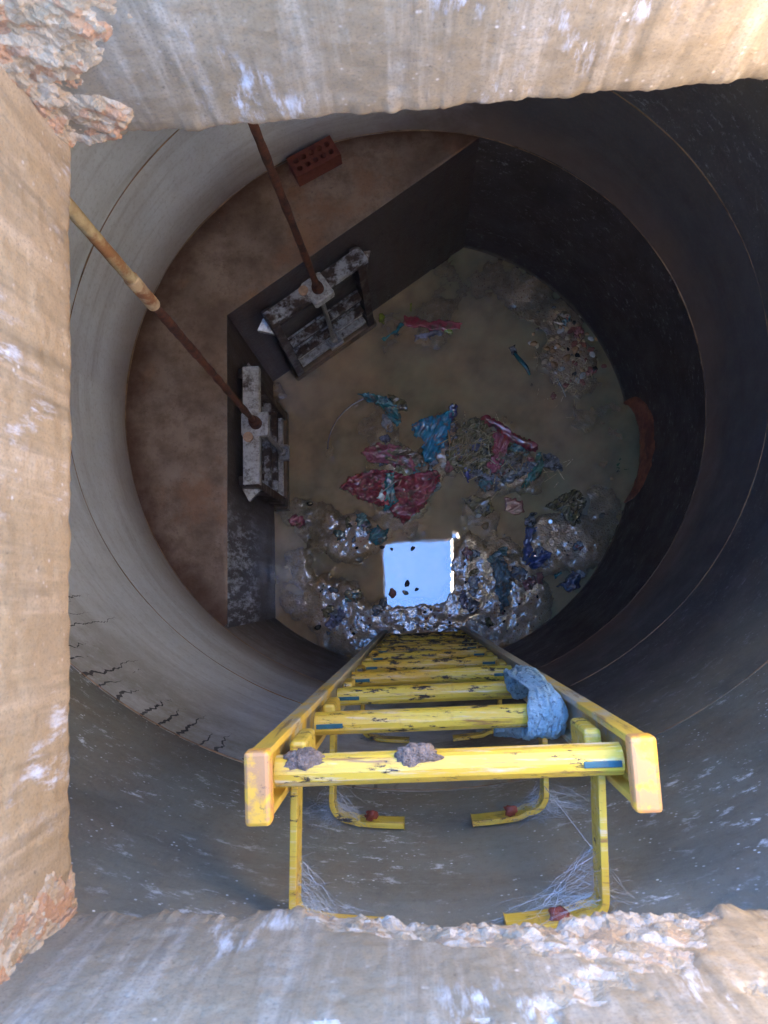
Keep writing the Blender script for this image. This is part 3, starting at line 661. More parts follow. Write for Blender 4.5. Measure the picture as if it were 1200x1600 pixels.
# ---------------------------------------------------------------- hollow brick
def make_brick():
    c = Vector((-.4595, 1.972, ZB+.002)); ang = math.atan2(.11, .201); Lb, Wb, Hb = .228, .108, .072
    bm = bmesh.new(); nx, ny = 5, 2; seg = 12
    mb = MB(); holes = []
    for i in range(nx):
        for j in range(ny): holes.append(((-Lb/2+.033+i*.0405), (-.021 if j == 0 else .021)))
    # top built cell by cell: square cell with a round hole
    cw, ch = .0405, .042
    def cell(cx_, cy_):
        r = .0135; b0 = len(mb.v)
        for k in range(seg):
            a = 2*math.pi*(k+.5)/seg; ca, sa = math.cos(a), math.sin(a); q = 1/max(abs(ca)/(cw/2), abs(sa)/(ch/2))
            mb.v.append((cx_+ca*q, cy_+sa*q, Hb)); mb.v.append((cx_+ca*r, cy_+sa*r, Hb)); mb.v.append((cx_+ca*r*.97, cy_+sa*r*.97, .004))
        for k in range(seg):
            j = (k+1) % seg; mb.f.append((b0+3*k, b0+3*j, b0+3*j+1, b0+3*k+1)); mb.f.append((b0+3*k+1, b0+3*j+1, b0+3*j+2, b0+3*k+2))
        mb.f.append(tuple(b0+3*k+2 for k in range(seg)))
        corners = [(cw/2, ch/2), (-cw/2, ch/2), (-cw/2, -ch/2), (cw/2, -ch/2)]
        for q_, (sx, sy) in enumerate(corners):   # close the cell corners
            b = len(mb.v); mb.v.append((cx_+sx, cy_+sy, Hb))
            an = math.atan2(sy, sx) % (2*math.pi); k0 = int((an/(2*math.pi)*seg-.5)) % seg
            mb.f.append((b, b0+3*((k0+1) % seg), b0+3*k0))
    for (hx, hy) in holes: cell(hx, hy)
    x0, x1, y0, y1 = -Lb/2, Lb/2, -Wb/2, Wb/2; cx0, cx1 = holes[0][0]-cw/2, holes[-1][0]+cw/2; cy0, cy1 = -.042, .042
    for (a, b, c_, d) in ((x0, cx0, y0, y1), (cx1, x1, y0, y1), (cx0, cx1, y0, cy0), (cx0, cx1, cy1, y1)):
        mb.add([(a, c_, Hb), (b, c_, Hb), (b, d, Hb), (a, d, Hb)], [(0, 1, 2, 3)])
    mb.add([(x, y, z) for x in (x0, x1) for y in (y0, y1) for z in (0, Hb)], [(0, 1, 3, 2), (4, 6, 7, 5), (0, 4, 5, 1), (2, 3, 7, 6), (0, 2, 6, 4)])
    o = mb.build('hollow_brick', m_brick); o.location = c; o.rotation_euler = (0, 0, ang)
    tag(o, 'red clay brick with ten round holes lying on the bench near the wall', 'brick')
make_brick()
# ---------------------------------------------------------------- ladder
LZ = lambda D: ZC-D
def lad(u, v, D):                               # u across, v away from the wall, on a ladder that leans slightly
    ang = R_(2.8); c = Vector((.038+.004*(D-.86), -.225-.0178*(D-.857)))
    return Vector((c.x+u*math.cos(ang)-v*math.sin(ang), c.y+u*math.sin(ang)+v*math.cos(ang), LZ(D)))
LR = Matrix.Rotation(R_(2.8), 3, 'Z')
ladder = empty('ladder', lad(0, 0, 3.86), 'yellow fibreglass ladder standing in the shaft, fixed to the near wall', 'ladder')
for sg in (-1, 1):
    mb = MB()
    pr = [(.2135, -.040), (.2135, .040), (.240, .040), (.240, -.040)]
    pr = [(.213, .040), (.213, .030), (.229, .030), (.229, -.030), (.213, -.030), (.213, -.040), (.237, -.040), (.237, .040)]
    nD = 12
    for i in range(nD+1):
        D = .815+(3.88-.815)*i/nD
        for (u, v) in pr: mb.v.append(lad(sg*u, v, D))
    k_ = len(pr)
    for i in range(nD):
        for k in range(k_): j = (k+1) % k_; mb.f.append((i*k_+k, i*k_+j, (i+1)*k_+j, (i+1)*k_+k))
    mb.build('stile', m_stile, ladder, bevel=.0015)
    MB().box(lad(sg*.2245, 0, .803), (.031, .085, .024), LR).build('end_cap', m_cap, ladder, bevel=.005)
rung_prof = [1, .97, 1, .97, 1, 1, .96, 1]*3
RD = [.857+.318*i for i in range(10)]
for i, D in enumerate(RD):
    a, b = lad(-.214, .004, D), lad(.214, .004, D)
    r = MB().tube([a+(b-a)*(k/16) for k in range(17)], .0195, 24, rung_prof).build('rung', m_yel, ladder, smooth=False)
    for sg in ((1,) if i == 0 else (-1, 1)):
        q = lad(sg*.188, .002, D-.0188)
        MB().box(q, (.046, .008, .004), LR).build('wedge', m_teal, r, bevel=.001)
    for sg in (-1, 1):
        blk = MB().box(lad(sg*.201, .006, D+.115), (.024, .040, .085), LR)
        blk.build('clamp_block', m_yel, ladder, bevel=.006)
WALLY = lambda x: CY-math.sqrt(RAD**2-(x-CX)**2)
def bracket(D, sg, flen, first=False):
    """flat bar from the stile to the wall with its foot turned inwards"""
    q0 = lad(sg*.205, -.030, D); wx = q0.x; rad_ = .022 if first else .035; T_ = .010; Hh = .042
    path = []; yw = WALLY(wx)+.008
    n_ = 6
    for k in range(n_): path.append(Vector((q0.x+(0)*k, q0.y+(yw+rad_-q0.y)*k/(n_-1), q0.z)))
    for k in range(1, 9):
        a = math.pi/2*k/8; path.append(Vector((wx-sg*rad_*(1-math.cos(a)), yw+rad_-rad_*math.sin(a), q0.z)))
    xe = wx-sg*(rad_+flen)
    for k in range(1, 7):
        x = wx-sg*rad_+(xe-(wx-sg*rad_))*k/6; path.append(Vector((x, WALLY(x)+.008, q0.z)))
    mb = MB(); m_ = len(path)
    for k, p_ in enumerate(path):
        t = (path[min(k+1, m_-1)]-path[max(k-1, 0)]).normalized(); nn = Vector((-t.y, t.x, 0))
        for (a, b) in ((-1, -1), (1, -1), (1, 1), (-1, 1)): mb.v.append(p_+nn*a*T_/2+Vector((0, 0, b*Hh/2)))
    for k in range(m_-1):
        for e in range(4): j = (e+1) % 4; mb.f.append((4*k+e, 4*k+j, 4*k+4+j, 4*k+4+e))
    mb.f += [(0, 1, 2, 3), (4*m_-1, 4*m_-2, 4*m_-3, 4*m_-4)]
    o = mb.build('wall_bracket', m_yel, ladder, bevel=.0015)
    return path
BP = {}
for D in (.937, 1.335, 2.03, 2.75):
    for sg in (-1, 1): BP[(D, sg)] = bracket(D, sg, .105, D < 1)
# mud clods, cloth, webs, leaves
def clod(name, c, rad, label, group, seed):
    o = MB().ell(c, rad, LR, seed, .22, 4).build(name, m_clod, smooth=True); return tag(o, label, 'mud clod', group)
clod('mud_clod', lad(-.175, .016, .847), (.024, .016, .010), 'grey brown dried mud clod on the left end of the top rung', 'mud clods on the top rung', 3)
clod('mud_clod', lad(-.035, .018, .845), (.026, .015, .010), 'pinkish brown mud clod left of the middle of the top rung', 'mud clods on the top rung', 8)
def rag():
    ctrl = [(-.030, 1.235), (-.027, 1.185), (-.012, 1.150), (.012, 1.146), (.028, 1.170), (.036, 1.23), (.042, 1.32), (.044, 1.40), (.036, 1.455), (.014, 1.468), (-.010, 1.49)]
    nS, nU = 150, 60; S = np.linspace(0, 1, nS+1); U = np.linspace(0, 1, nU+1); SS, UU = np.meshgrid(S, U, indexing='ij')
    k = np.linspace(0, 1, len(ctrl)); cv = np.interp(S, k, [c[0] for c in ctrl]); cd = np.interp(S, k, [c[1] for c in ctrl])
    ker = np.ones(9)/9; cv = np.convolve(np.pad(cv, 4, 'edge'), ker, 'valid'); cd = np.convolve(np.pad(cd, 4, 'edge'), ker, 'valid')
    tv, td = np.gradient(cv), np.gradient(cd); ln = np.hypot(tv, td)+1e-9; nv_, nd_ = -td/ln, tv/ln
    flip = np.where(nv_*.3-nd_ < 0, -1, 1); nv_, nd_ = nv_*flip, nd_*flip
    u0 = .142+.022*SS+.010*fbm(SS*5, 1+0*SS, 401, 3); u1 = .214+.006*fbm(SS*6, 4+0*SS, 402, 3)
    X_ = u0+(u1-u0)*UU
    W_ = UU*9+1.4*np.sin(SS*5)+1.8*fbm(SS*4, UU*2.5, 403, 3)
    disp = .0065*np.abs(np.sin(W_))**.6+.006*fbm(SS*9, UU*5, 404, 4)+.010*np.sin(math.pi*SS)*np.sin(math.pi*UU)+.004
    mb = MB()
    for a in range(nS+1):
        for b in range(nU+1):
            mb.v.append(tuple(lad(X_[a, b], cv[a]+nv_[a]*disp[a, b], cd[a]+nd_[a]*disp[a, b])))
    for a in range(nS):
        for b in range(nU): q = a*(nU+1)+b; mb.f.append((q, q+1, q+nU+2, q+nU+1))
    o = mb.build('cloth_rag', m_cloth, smooth=True, solid=.003); tag(o, 'light blue cloth rag draped over a rung against the right stile of the ladder', 'cloth')
    mb = MB(); n_ = 24                           # loose tail and knot ear
    for i in range(n_+1):
        for k in range(13):
            u = i/n_; v = k/12-.5; p_ = lad(.165-.055*u, -.035-.015*u+.03*v*(1-u*.7), 1.24+.09*u)
            mb.v.append(p_+Vector((0, .008*math.sin(v*14+u*5), .008*float(fbm(u*4, v*5, 5, 3))+.02*v)))
    for i in range(n_):
        for k in range(12): q = i*13+k; mb.f.append((q, q+1, q+14, q+13))
    mb.build('rag_tail', m_cloth, o, smooth=True, solid=.004)
rag()
def web(cands, walls, n_, label, seed):
    rn = random.Random(seed); mb = MB()
    for i in range(n_):
        a = rn.choice(cands)+Vector((rn.uniform(-.01, .01), rn.uniform(-.012, .012), rn.uniform(-.02, .02))); b = rn.choice(walls)+Vector((rn.gauss(0, .022), 0, rn.gauss(0, .03))); b.y = WALLY(b.x)+.001; b = a+(b-a)*rn.uniform(.35, 1) if i % 2 else b
        m_ = (a+b)/2+Vector((rn.uniform(-.006, .006), rn.uniform(-.004, .004), rn.uniform(-.012, -.001)))
        k_ = 6; sag = Vector((rn.uniform(-.006, .006), rn.uniform(-.004, .004), rn.uniform(-.016, -.002)))
        ps = [a+(b-a)*(q/k_)+sag*(4*q/k_*(1-q/k_))+Vector((rn.gauss(0, .0022), rn.gauss(0, .001), rn.gauss(0, .0022))) for q in range(k_+1)]
        mb.tube(ps, [rn.choice((.00012, .0002, .0003)) for _ in ps], 3, cap=False)
        for _ in range(3):                      # short crossing threads
            q = ps[rn.randrange(1, k_)]; d_ = Vector((rn.gauss(0, .012), rn.gauss(0, .004), rn.gauss(0, .012)))
            mb.tube([q-d_, q+d_*.3+Vector((0, 0, .002)), q+d_], .00015, 3, cap=False)
    o = mb.build('cobweb', m_web); return tag(o, label, 'cobweb', 'cobwebs on the ladder brackets')
def wallp(path, dx, dz, k=4):
    e = path[-1]; return [Vector((path[0].x+dx*j/k+(e.x-path[0].x)*.0, 0, path[0].z+dz)) for j in range(k+1)]
p = BP[(1.335, 1)]; web(p[4:12], [Vector((p[9].x+q, 0, p[9].z+r)) for q in (.02, .05, .0, -.04, .08) for r in (.0, .03, -.02)], 150, 'white cobweb fan around the right hand second bracket', 1)
p = BP[(1.335, -1)]; web(p[4:12], [Vector((p[9].x-q, 0, p[9].z+r)) for q in (.02, .05, .0, -.04, -.06) for r in (.0, .03, -.02)], 130, 'white cobweb spread around the left hand second bracket', 2)
p = BP[(.937, 1)]; web(p[3:9], [Vector((p[9].x-q, 0, p[9].z+r)) for q in (.06, .09, .12, -.04) for r in (.0, -.02)], 70, 'stringy cobweb behind the upper right bracket near the hatch rim', 3)
p = BP[(.937, -1)]; web(p[3:9], [Vector((p[9].x+q, 0, p[9].z+r)) for q in (.02, .04, .06) for r in (.0, -.02)], 70, 'cobweb in the bend of the upper left bracket near the hatch rim', 4)
p = BP[(2.03, -1)]; web(p[4:12], [Vector((p[9].x+q, 0, p[9].z+r)) for q in (.0, .05, .1) for r in (.0, -.02)], 60, 'small cobweb on the left hand third bracket below the rungs', 5)
p = BP[(2.03, 1)]; web(p[4:12], [Vector((p[9].x-q, 0, p[9].z+r)) for q in (.0, .05, .1, -.04) for r in (.0, -.02)], 60, 'small cobweb on the right hand third bracket below the rungs', 6)
p1_, p2_ = P(850, 1228, ZC-1.30), P(926, 1326, ZC-1.13)
MB().tube([p1_+(p2_-p1_)*(k/20) for k in range(21)], [.0006+.0012*abs(float(fbm(k*.9, 2, 3, 3)))*(k/20) for k in range(21)], 5).build('web_strand', m_web, bpy.data.objects['cobweb'])
def leaf(c, r, label, seed):
    o = MB().ell(c, (r*1.3, r, r*.7), None, seed, .6, 3).build('dead_leaf', m_leaf, smooth=True); tag(o, label, 'dead leaf', 'dead leaves caught in the cobwebs')
leaf(P(578, 1274, ZC-1.30), .009, 'curled red brown leaf caught in the web on the left second bracket', 1)
leaf(P(798, 1266, ZC-1.29), .008, 'small rust red leaf caught in the web on the right second bracket', 2)
leaf(P(878, 1432, ZC-.93), .010, 'dark red leaf ball in the web at the hatch rim below the right bracket', 3)
# ---------------------------------------------------------------- rubbish on the water
def inpoly(x, y, poly):
    c = np.zeros(x.shape, bool); n_ = len(poly)
    for i in range(n_):
        x0, y0 = poly[i]; x1, y1 = poly[(i+1) % n_]
        m_ = ((y0 > y) != (y1 > y)) & (x < (x1-x0)*(y-y0)/((y1-y0) if y1 != y0 else 1e-9)+x0); c ^= m_
    return c
def polydist(x, y, poly):
    d = np.full(x.shape, 9.)
    for i in range(len(poly)):
        a = np.array(poly[i]); b = np.array(poly[(i+1) % len(poly)]); e = b-a; L2_ = e@e+1e-12
        t = np.clip(((x-a[0])*e[0]+(y-a[1])*e[1])/L2_, 0, 1); d = np.minimum(d, np.hypot(x-a[0]-t*e[0], y-a[1]-t*e[1]))
    return d
def crumple(name, pxs, m, label, cat, seed, h=.012, amp=.012, fr=22, stretch=2.2, ang=.5, group=None, gs=.0035, on_bed=True, rim=.012):
    poly = [tuple(P(px, py, h)[:2]) for px, py in pxs]; xa = np.array(poly); mn = xa.min(0)-.012; mx = xa.max(0)+.012
    X, Y = np.meshgrid(np.arange(mn[0], mx[0], gs), np.arange(mn[1], mx[1], gs), indexing='ij')
    WX = X+.011*fbm(X*32, Y*32, seed+3, 4); WY = Y+.011*fbm(X*32, Y*32, seed+9, 4)
    ins = inpoly(WX, WY, poly); d = polydist(WX, WY, poly)
    ca, sa = math.cos(ang), math.sin(ang); U = (X*ca+Y*sa)*fr/stretch; V = (-X*sa+Y*ca)*fr
    rid = 1-np.abs(fbm(U+.5*fbm(V*.5, U*.5, seed+5, 2), V, seed, 4, .55))*1.6
    e = np.clip(d/rim, 0, 1); e = e*e*(3-2*e)
    base = np.maximum(bed(X, Y), -.006) if on_bed else 0*X-.004
    Z = base*.7+h*e+amp*rid*(.25+.75*e)-.004*(1-e)
    idx = -np.ones(X.shape, int); used_ = np.zeros(X.shape, bool); mid = ins[:-1, :-1] & ins[1:, 1:]
    if not mid.any(): return None
    for di in (0, 1):
        for dj in (0, 1): used_[di:di+mid.shape[0], dj:dj+mid.shape[1]] |= mid
    idx[used_] = np.arange(used_.sum()); V_ = np.stack([X, Y, Z], -1)[used_]
    f = np.stack([idx[:-1, :-1], idx[1:, :-1], idx[1:, 1:], idx[:-1, 1:]], -1)[mid]
    mb = MB(); mb.v = [tuple(q) for q in V_.tolist()]; mb.f = [tuple(q) for q in f.tolist()]
    o = mb.build(name, m, smooth=True, solid=.0012, loc=tuple(V_.mean(0).tolist())); return tag(o, label, cat, group)
f_red = film('red plastic', s(196, 70, 84), s(150, 50, 58), mud=.25); f_pink = film('pink plastic', s(206, 104, 118), s(160, 70, 80), mud=.4)
f_teal = film('teal plastic', s(60, 140, 144), s(40, 96, 100), mud=.3); f_cyan = film('sky blue plastic', s(40, 168, 214), s(40, 130, 160), mud=.3)
f_green = film('sea green plastic', s(90, 150, 128), s(60, 110, 90), mud=.3); f_clear = film('cloudy clear plastic', s(190, 190, 190), s(140, 132, 122), .35, .2)
f_yel = film('yellowish plastic film', s(176, 156, 104), s(130, 112, 74), .2, .2); f_blue = film('royal blue cloth', s(34, 70, 150), s(24, 46, 104), mud=.0, rough=.3)
f_navy = film('slate blue plastic', s(84, 100, 136), s(58, 66, 92), mud=.2); f_terr = film('terracotta plastic', s(170, 92, 76), s(150, 80, 64), mud=.1, rough=.4)
f_lil = film('lilac film', s(168, 160, 186), s(120, 112, 130), .2, .2); f_lime = film('lime wrapper', s(176, 180, 60), s(120, 124, 40), mud=.1)
f_white = film('white plastic', s(222, 214, 200), s(190, 180, 166), mud=.0, rough=.4); f_purple = film('purple film', s(70, 64, 150), s(50, 44, 100), mud=.1)
RB = 'plastic bag'
fm = lambda nm, c: film(nm, c, tuple(k*.5 for k in c), mud=.55)
crumple('plastic_bag', [(530,762),(545,742),(575,733),(604,732),(640,738),(665,733),(690,738),(684,762),(664,790),(650,805),(630,818),(618,806),(600,795),(565,782)], f_red, 'large crumpled red plastic bag lying in the middle of the rubbish heap', RB, 101, .026, .022, 15, 1.4)
crumple('plastic_bag', [(560,706),(584,692),(612,690),(634,700),(652,727),(648,736),(612,728),(578,722)], f_pink, 'wet pink plastic bag just beyond the large red bag', RB, 102, .02, .016, 15, 1.5, ang=-.2)
crumple('plastic_bag', [(640,662),(660,652),(690,645),(706,636),(712,650),(702,676),(696,700),(676,722),(662,724),(655,706),(664,690),(648,680)], f_cyan, 'bright sky blue plastic bag sticking out of the rubbish heap', RB, 103, .034, .014, 15, ang=1.1)
crumple('bag_neck', [(697,650),(703,634),(712,626),(719,632),(716,646),(706,662)], f_purple, 'dark blue twisted neck of plastic beside the sky blue bag', RB, 104, .03, .008)
crumple('plastic_bag', [(552,616),(575,612),(604,618),(624,636),(629,656),(616,668),(606,652),(592,634),(572,624)], f_teal, 'curved teal plastic bag half sunk at the back left of the heap', RB, 105, .022, .012, 30, ang=-.5)
crumple('plastic_flap', [(602,612),(616,613),(638,628),(640,640),(624,642),(612,628)], f_yel, 'tan plastic flap behind the curved teal bag', 'plastic flap', 106, .018, .006)
crumple('plastic_sheet', [(598,738),(619,733),(617,765),(624,784),(606,800),(596,797),(602,770)], f_teal, 'dark teal plastic strip lying over the large red bag', 'plastic strip', 107, .044, .010, 26, ang=1.5)
crumple('plastic_shard', [(585,777),(597,760),(600,778),(596,783)], f_white, 'white triangular plastic shard on the large red bag', 'plastic shard', 108, .056, .002, rim=.004)
MB().tube([P(598,768,.07), P(619,752,.072)], .0035, 8).build('white_stick', f_white); tag(bpy.data.objects['white_stick'], 'thin white plastic stick across the teal strip', 'stick')
crumple('plastic_roll', [(750,650),(757,642),(768,646),(800,668),(830,684),(846,694),(846,703),(834,704),(802,692),(770,668),(754,658)], f_red, 'long rolled red plastic strip lying on the right of the heap', 'plastic roll', 141, .042, .006, 14, 4, -.55, rim=.022)
crumple('plastic_bag', [(716,668),(742,650),(762,656),(776,690),(766,726),(738,740),(712,736),(694,716),(700,688)], f_yel, 'wrinkled yellowish bag matted with straw in the middle of the heap', RB, 142, .014, .018, 26)
crumple('plastic_bag', [(604,700),(640,694),(662,712),(676,726),(660,738),(630,730),(600,722)], fm('mud brown film', s(150, 116, 84)), 'mud brown plastic between the red and the sky blue bags', RB, 143, .016, .012, 26)
crumple('plastic_bag', [(772,716),(800,704),(820,712),(812,730),(790,744),(770,740)], fm('grey brown film', s(136, 122, 108)), 'grey brown plastic tangle under the end of the long red roll', RB, 144, .014, .014, 30)
crumple('plastic_bag', [(770,672),(786,672),(800,688),(794,712),(784,736),(766,740),(758,728),(768,706)], f_pink, 'limp pink plastic bag under the long red roll', RB, 109, .018, .012, 34, ang=1.4)
crumple('plastic_bag', [(812,762),(824,742),(836,722),(840,706),(850,704),(852,726),(842,746),(826,760)], f_green, 'sea green plastic bag at the end of the long red roll', RB, 110, .022, .010, 30, ang=1.)
crumple('plastic_bag', [(848,706),(862,706),(876,716),(880,734),(866,738),(850,728)], f_clear, 'crumpled whitish clear plastic at the right tip of the heap', RB, 111, .024, .014, 34)
crumple('plastic_bag', [(780,742),(800,732),(822,728),(828,738),(806,752),(786,758)], f_clear, 'torn clear plastic scrap between the pink and sea green bags', RB, 112, .02, .012, 36)
crumple('plastic_bag', [(720,778),(748,772),(770,780),(776,796),(758,808),(742,802),(730,790)], f_yel, 'yellowish translucent plastic bag floating in front of the heap', RB, 113, .016, .010, 24)
crumple('clay_shard', [(787,777),(818,780),(822,800),(806,806),(786,800)], f_terr, 'flat terracotta red shard floating right of the yellowish bag', 'shard', 114, .008, .003)
crumple('plastic_bag', [(852,792),(872,776),(896,763),(912,768),(920,784),(908,800),(906,820),(893,824),(884,806),(868,800)], f_yel, 'clear yellowish bag with a reddish rim on the right mud bank', RB, 115, .022, .014, 30, ang=.9)
crumple('blue_cloth', [(824,820),(842,822),(834,846),(832,864),(822,880),(814,864),(818,842)], f_blue, 'upright part of a royal blue cloth strap on the right mud bank', 'cloth strap', 116, .024, .008, 20, ang=1.3)
o2_ = crumple('cloth_fold', [(822,880),(832,862),(862,860),(862,872),(846,884),(834,893)], f_blue, None, None, 117, .020, .014, 34)
pb = bpy.data.objects['blue_cloth']; o2_.parent = pb; o2_.matrix_parent_inverse = Matrix.Translation(-pb.location); pb['label'] = 'royal blue cloth strap bent in a hook on the right mud bank'
crumple('plastic_scrap', [(868,914),(884,908),(898,890),(912,898),(908,918),(892,928)], f_navy, 'slate blue plastic scrap against the right wall', 'plastic scrap', 118, .022, .010, 20)
crumple('plastic_scrap', [(834,898),(850,893),(852,912),(842,918)], f_terr, 'salmon coloured scrap below the blue cloth strap', 'plastic scrap', 119, .016, .004)
crumple('plastic_scrap', [(862,898),(878,891),(880,898),(868,906)], f_teal, 'small teal scrap between the blue cloth and the wall', 'plastic scrap', 120, .016, .005)
crumple('plastic_bag', [(630,492),(650,492),(672,500),(700,498),(727,502),(722,516),(690,518),(660,512),(634,510)], f_red, 'flat dull red plastic bag floating near the far sluice gate', RB, 121, .008, .004, 16, 4, -.2)
crumple('plastic_film', [(642,522),(664,518),(690,512),(694,520),(670,528),(648,532)], f_lil, 'lilac grey film floating beside the dull red bag', 'plastic film', 122, .008, .006)
crumple('plastic_scrap', [(588,528),(606,522),(620,508),(629,498),(631,508),(620,522),(600,532)], f_teal, 'curved teal scrap floating left of the dull red bag', 'plastic scrap', 123, .008, .004)
crumple('wrapper', [(588,488),(601,489),(602,503),(590,504)], f_lime, 'lime yellow wrapper at the foot of the far sluice gate', 'wrapper', 124, .02, .006)
crumple('yellow_scrap', [(638,471),(645,470),(645,484),(639,485)], f_lime, 'small yellow scrap near the far bench face', 'plastic scrap', 125, .012, .003)
crumple('plastic_scrap', [(694,514),(708,513),(708,521),(696,522)], f_lime, 'pale green scrap at the right end of the dull red bag', 'plastic scrap', 126, .01, .003)
o = MB().tube([P(804,552,.012), P(812,562,.016), P(822,573,.014), P(828,586,.004)], [.010, .014, .013, .008], 12, jit=.1).build('plastic_bottle', f_teal, smooth=True); tag(o, 'dull teal plastic tube at the edge of the stone patch', 'plastic tube')
crumple('plastic_bag', [(796,540),(806,536),(812,548),(806,556),(798,552)], f_clear, 'whitish scrap at the upper end of the teal tube', RB, 127, .014, .008)
crumple('plastic_bag', [(448,810),(458,801),(472,803),(476,816),(466,824),(452,822)], f_pink, 'small pink plastic ball of film near the left gate', RB, 128, .016, .012, 40)
crumple('plastic_bag', [(574,832),(590,820),(606,826),(606,842),(590,850),(576,846)], f_teal, 'small teal bag scrap on the mud patch below the red bag', RB, 129, .022, .012, 40)
crumple('plastic_bag', [(766,872),(782,862),(796,878),(800,910),(796,946),(782,962),(776,930),(770,900)], film('grey teal plastic', s(116, 146, 150), s(100, 116, 118), mud=.45), 'long muddy teal plastic bag on the mud bank right of the sky reflection', RB, 130, .018, .016, 40, ang=1.4)
crumple('plastic_bag', [(958,716),(976,712),(992,716),(990,734),(970,738),(956,730)], film('dull green plastic', s(72, 110, 72), s(56, 84, 60), mud=.1), 'dull green plastic bag drowned at the mouth of the side pipe', RB, 131, .001, .003, 12)
crumple('plastic_scrap', [(726,736),(736,734),(738,748),(729,752)], f_purple, 'small purple blue scrap in front of the straw clump', 'plastic scrap', 132, .02, .006)
crumple('plastic_bag', [(818,806),(838,800),(842,818),(830,824),(818,820)], f_clear, 'greyish clear plastic just above the blue cloth strap', RB, 133, .016, .010, 40)
o = MB().tube([P(860,815,.018), P(860,815,.026)], .013, 18).build('bottle_cap', f_white, bevel=.002); tag(o, 'small round white bottle cap right of the blue cloth strap', 'bottle cap')
o = MB().tube([P(512+60*(1-math.cos(k/14*1.7))*1.1, 702-84*math.sin(k/14*1.45), .0005) for k in range(15)], .0045, 8).build('hose', film('grey hose', s(120, 112, 124), mud=0), smooth=True); tag(o, 'thin grey hose curving through the water left of the teal bag', 'hose')
# straw and twigs
def straw(name, cx_, cy_, sx_, sy_, n_, label, seed, h=.03):
    rn = random.Random(seed); mb = MB()
    for i in range(n_):
        q = P(rn.gauss(cx_, sx_), rn.gauss(cy_, sy_), 0); z = max(float(bed(q.x, q.y)), 0)+rn.uniform(.002, h)
        a = rn.gauss(1.1, .7); l = rn.uniform(.015, .05); d = Vector((math.cos(a)*l, math.sin(a)*l, rn.uniform(-.008, .008)))
        b = Vector((q.x, q.y, z)); mb.tube([b-d, b+d*.1+Vector((0, 0, .002)), b+d], rn.uniform(.0014, .0034), 5)
    o = mb.build(name, rubble_material(name+' straw', s(206, 176, 124), s(236, 218, 176), s(160, 120, 84))); return tag(o, label, 'straw', kind='stuff')
straw('straw_clump', 735, 695, 20, 20, 120, 'matted brown straw in the middle of the heap', 3, .04)
straw('straw_litter', 885, 590, 22, 18, 45, 'brown straw litter among the stones by the right wall', 4, .02)
straw('straw_litter', 800, 735, 34, 16, 70, 'straw litter around the sea green bag', 5, .02)
o = MB().tube([P(871, 592, .012), P(878, 605, .014), P(884, 620, .006)], [.004, .0045, .003], 8, jit=.15).build('twig', simple('pale twig', s(190, 178, 158), .7), smooth=True); tag(o, 'pale stick at the lower end of the stone patch', 'twig')
for (x0, y0, x1, y1, lb) in ((700,672,704,692,'short pale stick between the sky blue bag and the straw'), (676,732,690,722,'short orange stick below the sky blue bag'), (606,716,620,720,'orange splinter on the pink bag')):
    o = MB().tube([P(x0, y0, .05), P(x1, y1, .05)], .005, 8, jit=.1).build('stick', simple('stick wood', s(200, 160, 116), .6), smooth=True); tag(o, lb, 'stick')
# stones: one prototype per colour, copied
stone_cols = [s(232,202,156), s(206,160,110), s(236,230,216), s(176,112,92), s(140,124,108), s(64,54,50)]
def stone_m(i, c):
    n = NT('stone %s' % 'abcdef'[i]); f = n.noise(60, 5, .7); n.p(Base_Color=n.ramp(f, [(.3, tuple(k*.6 for k in c)), (.7, c)]), Roughness=.25, Specular_IOR_Level=.8, Coat_Weight=.4, Coat_Roughness=.1); n.bump(f, .4, .003); return n.m
protos = [MB().ell((0, 0, 0), (1, .78, .6), None, 200+i, .28, 3).build('pebble', stone_m(i, c), smooth=True) for i, c in enumerate(stone_cols)]
used = [False]*len(protos)
PCOL = ('tan', 'ochre', 'whitish', 'brick red', 'grey', 'black'); PSZ = ('larger', 'tiny')
def stones(n_, fn, szr, label, group, seed, wts):
    rn = random.Random(seed)
    for i in range(n_):
        px_, py_ = fn(rn); q = P(px_, py_); z = max(float(bed(q.x, q.y)), -.004); k = rn.choices(range(len(protos)), wts)[0]
        o = protos[k] if not used[k] else protos[k].copy()
        if used[k]: scn.collection.objects.link(o)
        used[k] = True; r = rn.uniform(*szr); o.scale = (r, r, r); o.location = (q.x, q.y, z+r*.35); o.rotation_euler = (rn.uniform(-.3, .3), rn.uniform(-.3, .3), rn.uniform(0, 6.3))
        tag(o, label % (PCOL[k], PSZ[0 if r > szr[0]+.6*(szr[1]-szr[0]) else 1]), 'pebble', group)
stones(78, lambda r: (r.gauss(884, 22), r.gauss(545, 38)), (.008, .024), '%s %s pebble in the stone patch by the right wall', 'pebbles in the patch by the right wall', 1, (5, 4, 4, 3, 2, 1))
stones(24, lambda r: (r.uniform(695, 765), r.uniform(660, 735)), (.006, .013), '%s %s pebble among the straw in the middle of the heap', 'pebbles in the rubbish heap', 2, (3, 2, 4, 2, 2, 1))
def near(r):
    while True:
        x, y = r.uniform(470, 900), r.uniform(830, 1000); q = P(x, y)
        if bed(q.x, q.y) > .004 and math.hypot(q.x-CX, q.y-CY) < 1.26: return x, y
stones(110, near, (.004, .012), '%s %s wet pebble on the mud bank at the foot of the ladder', 'pebbles on the near mud bank', 3, (2, 3, 2, 3, 5, 6))
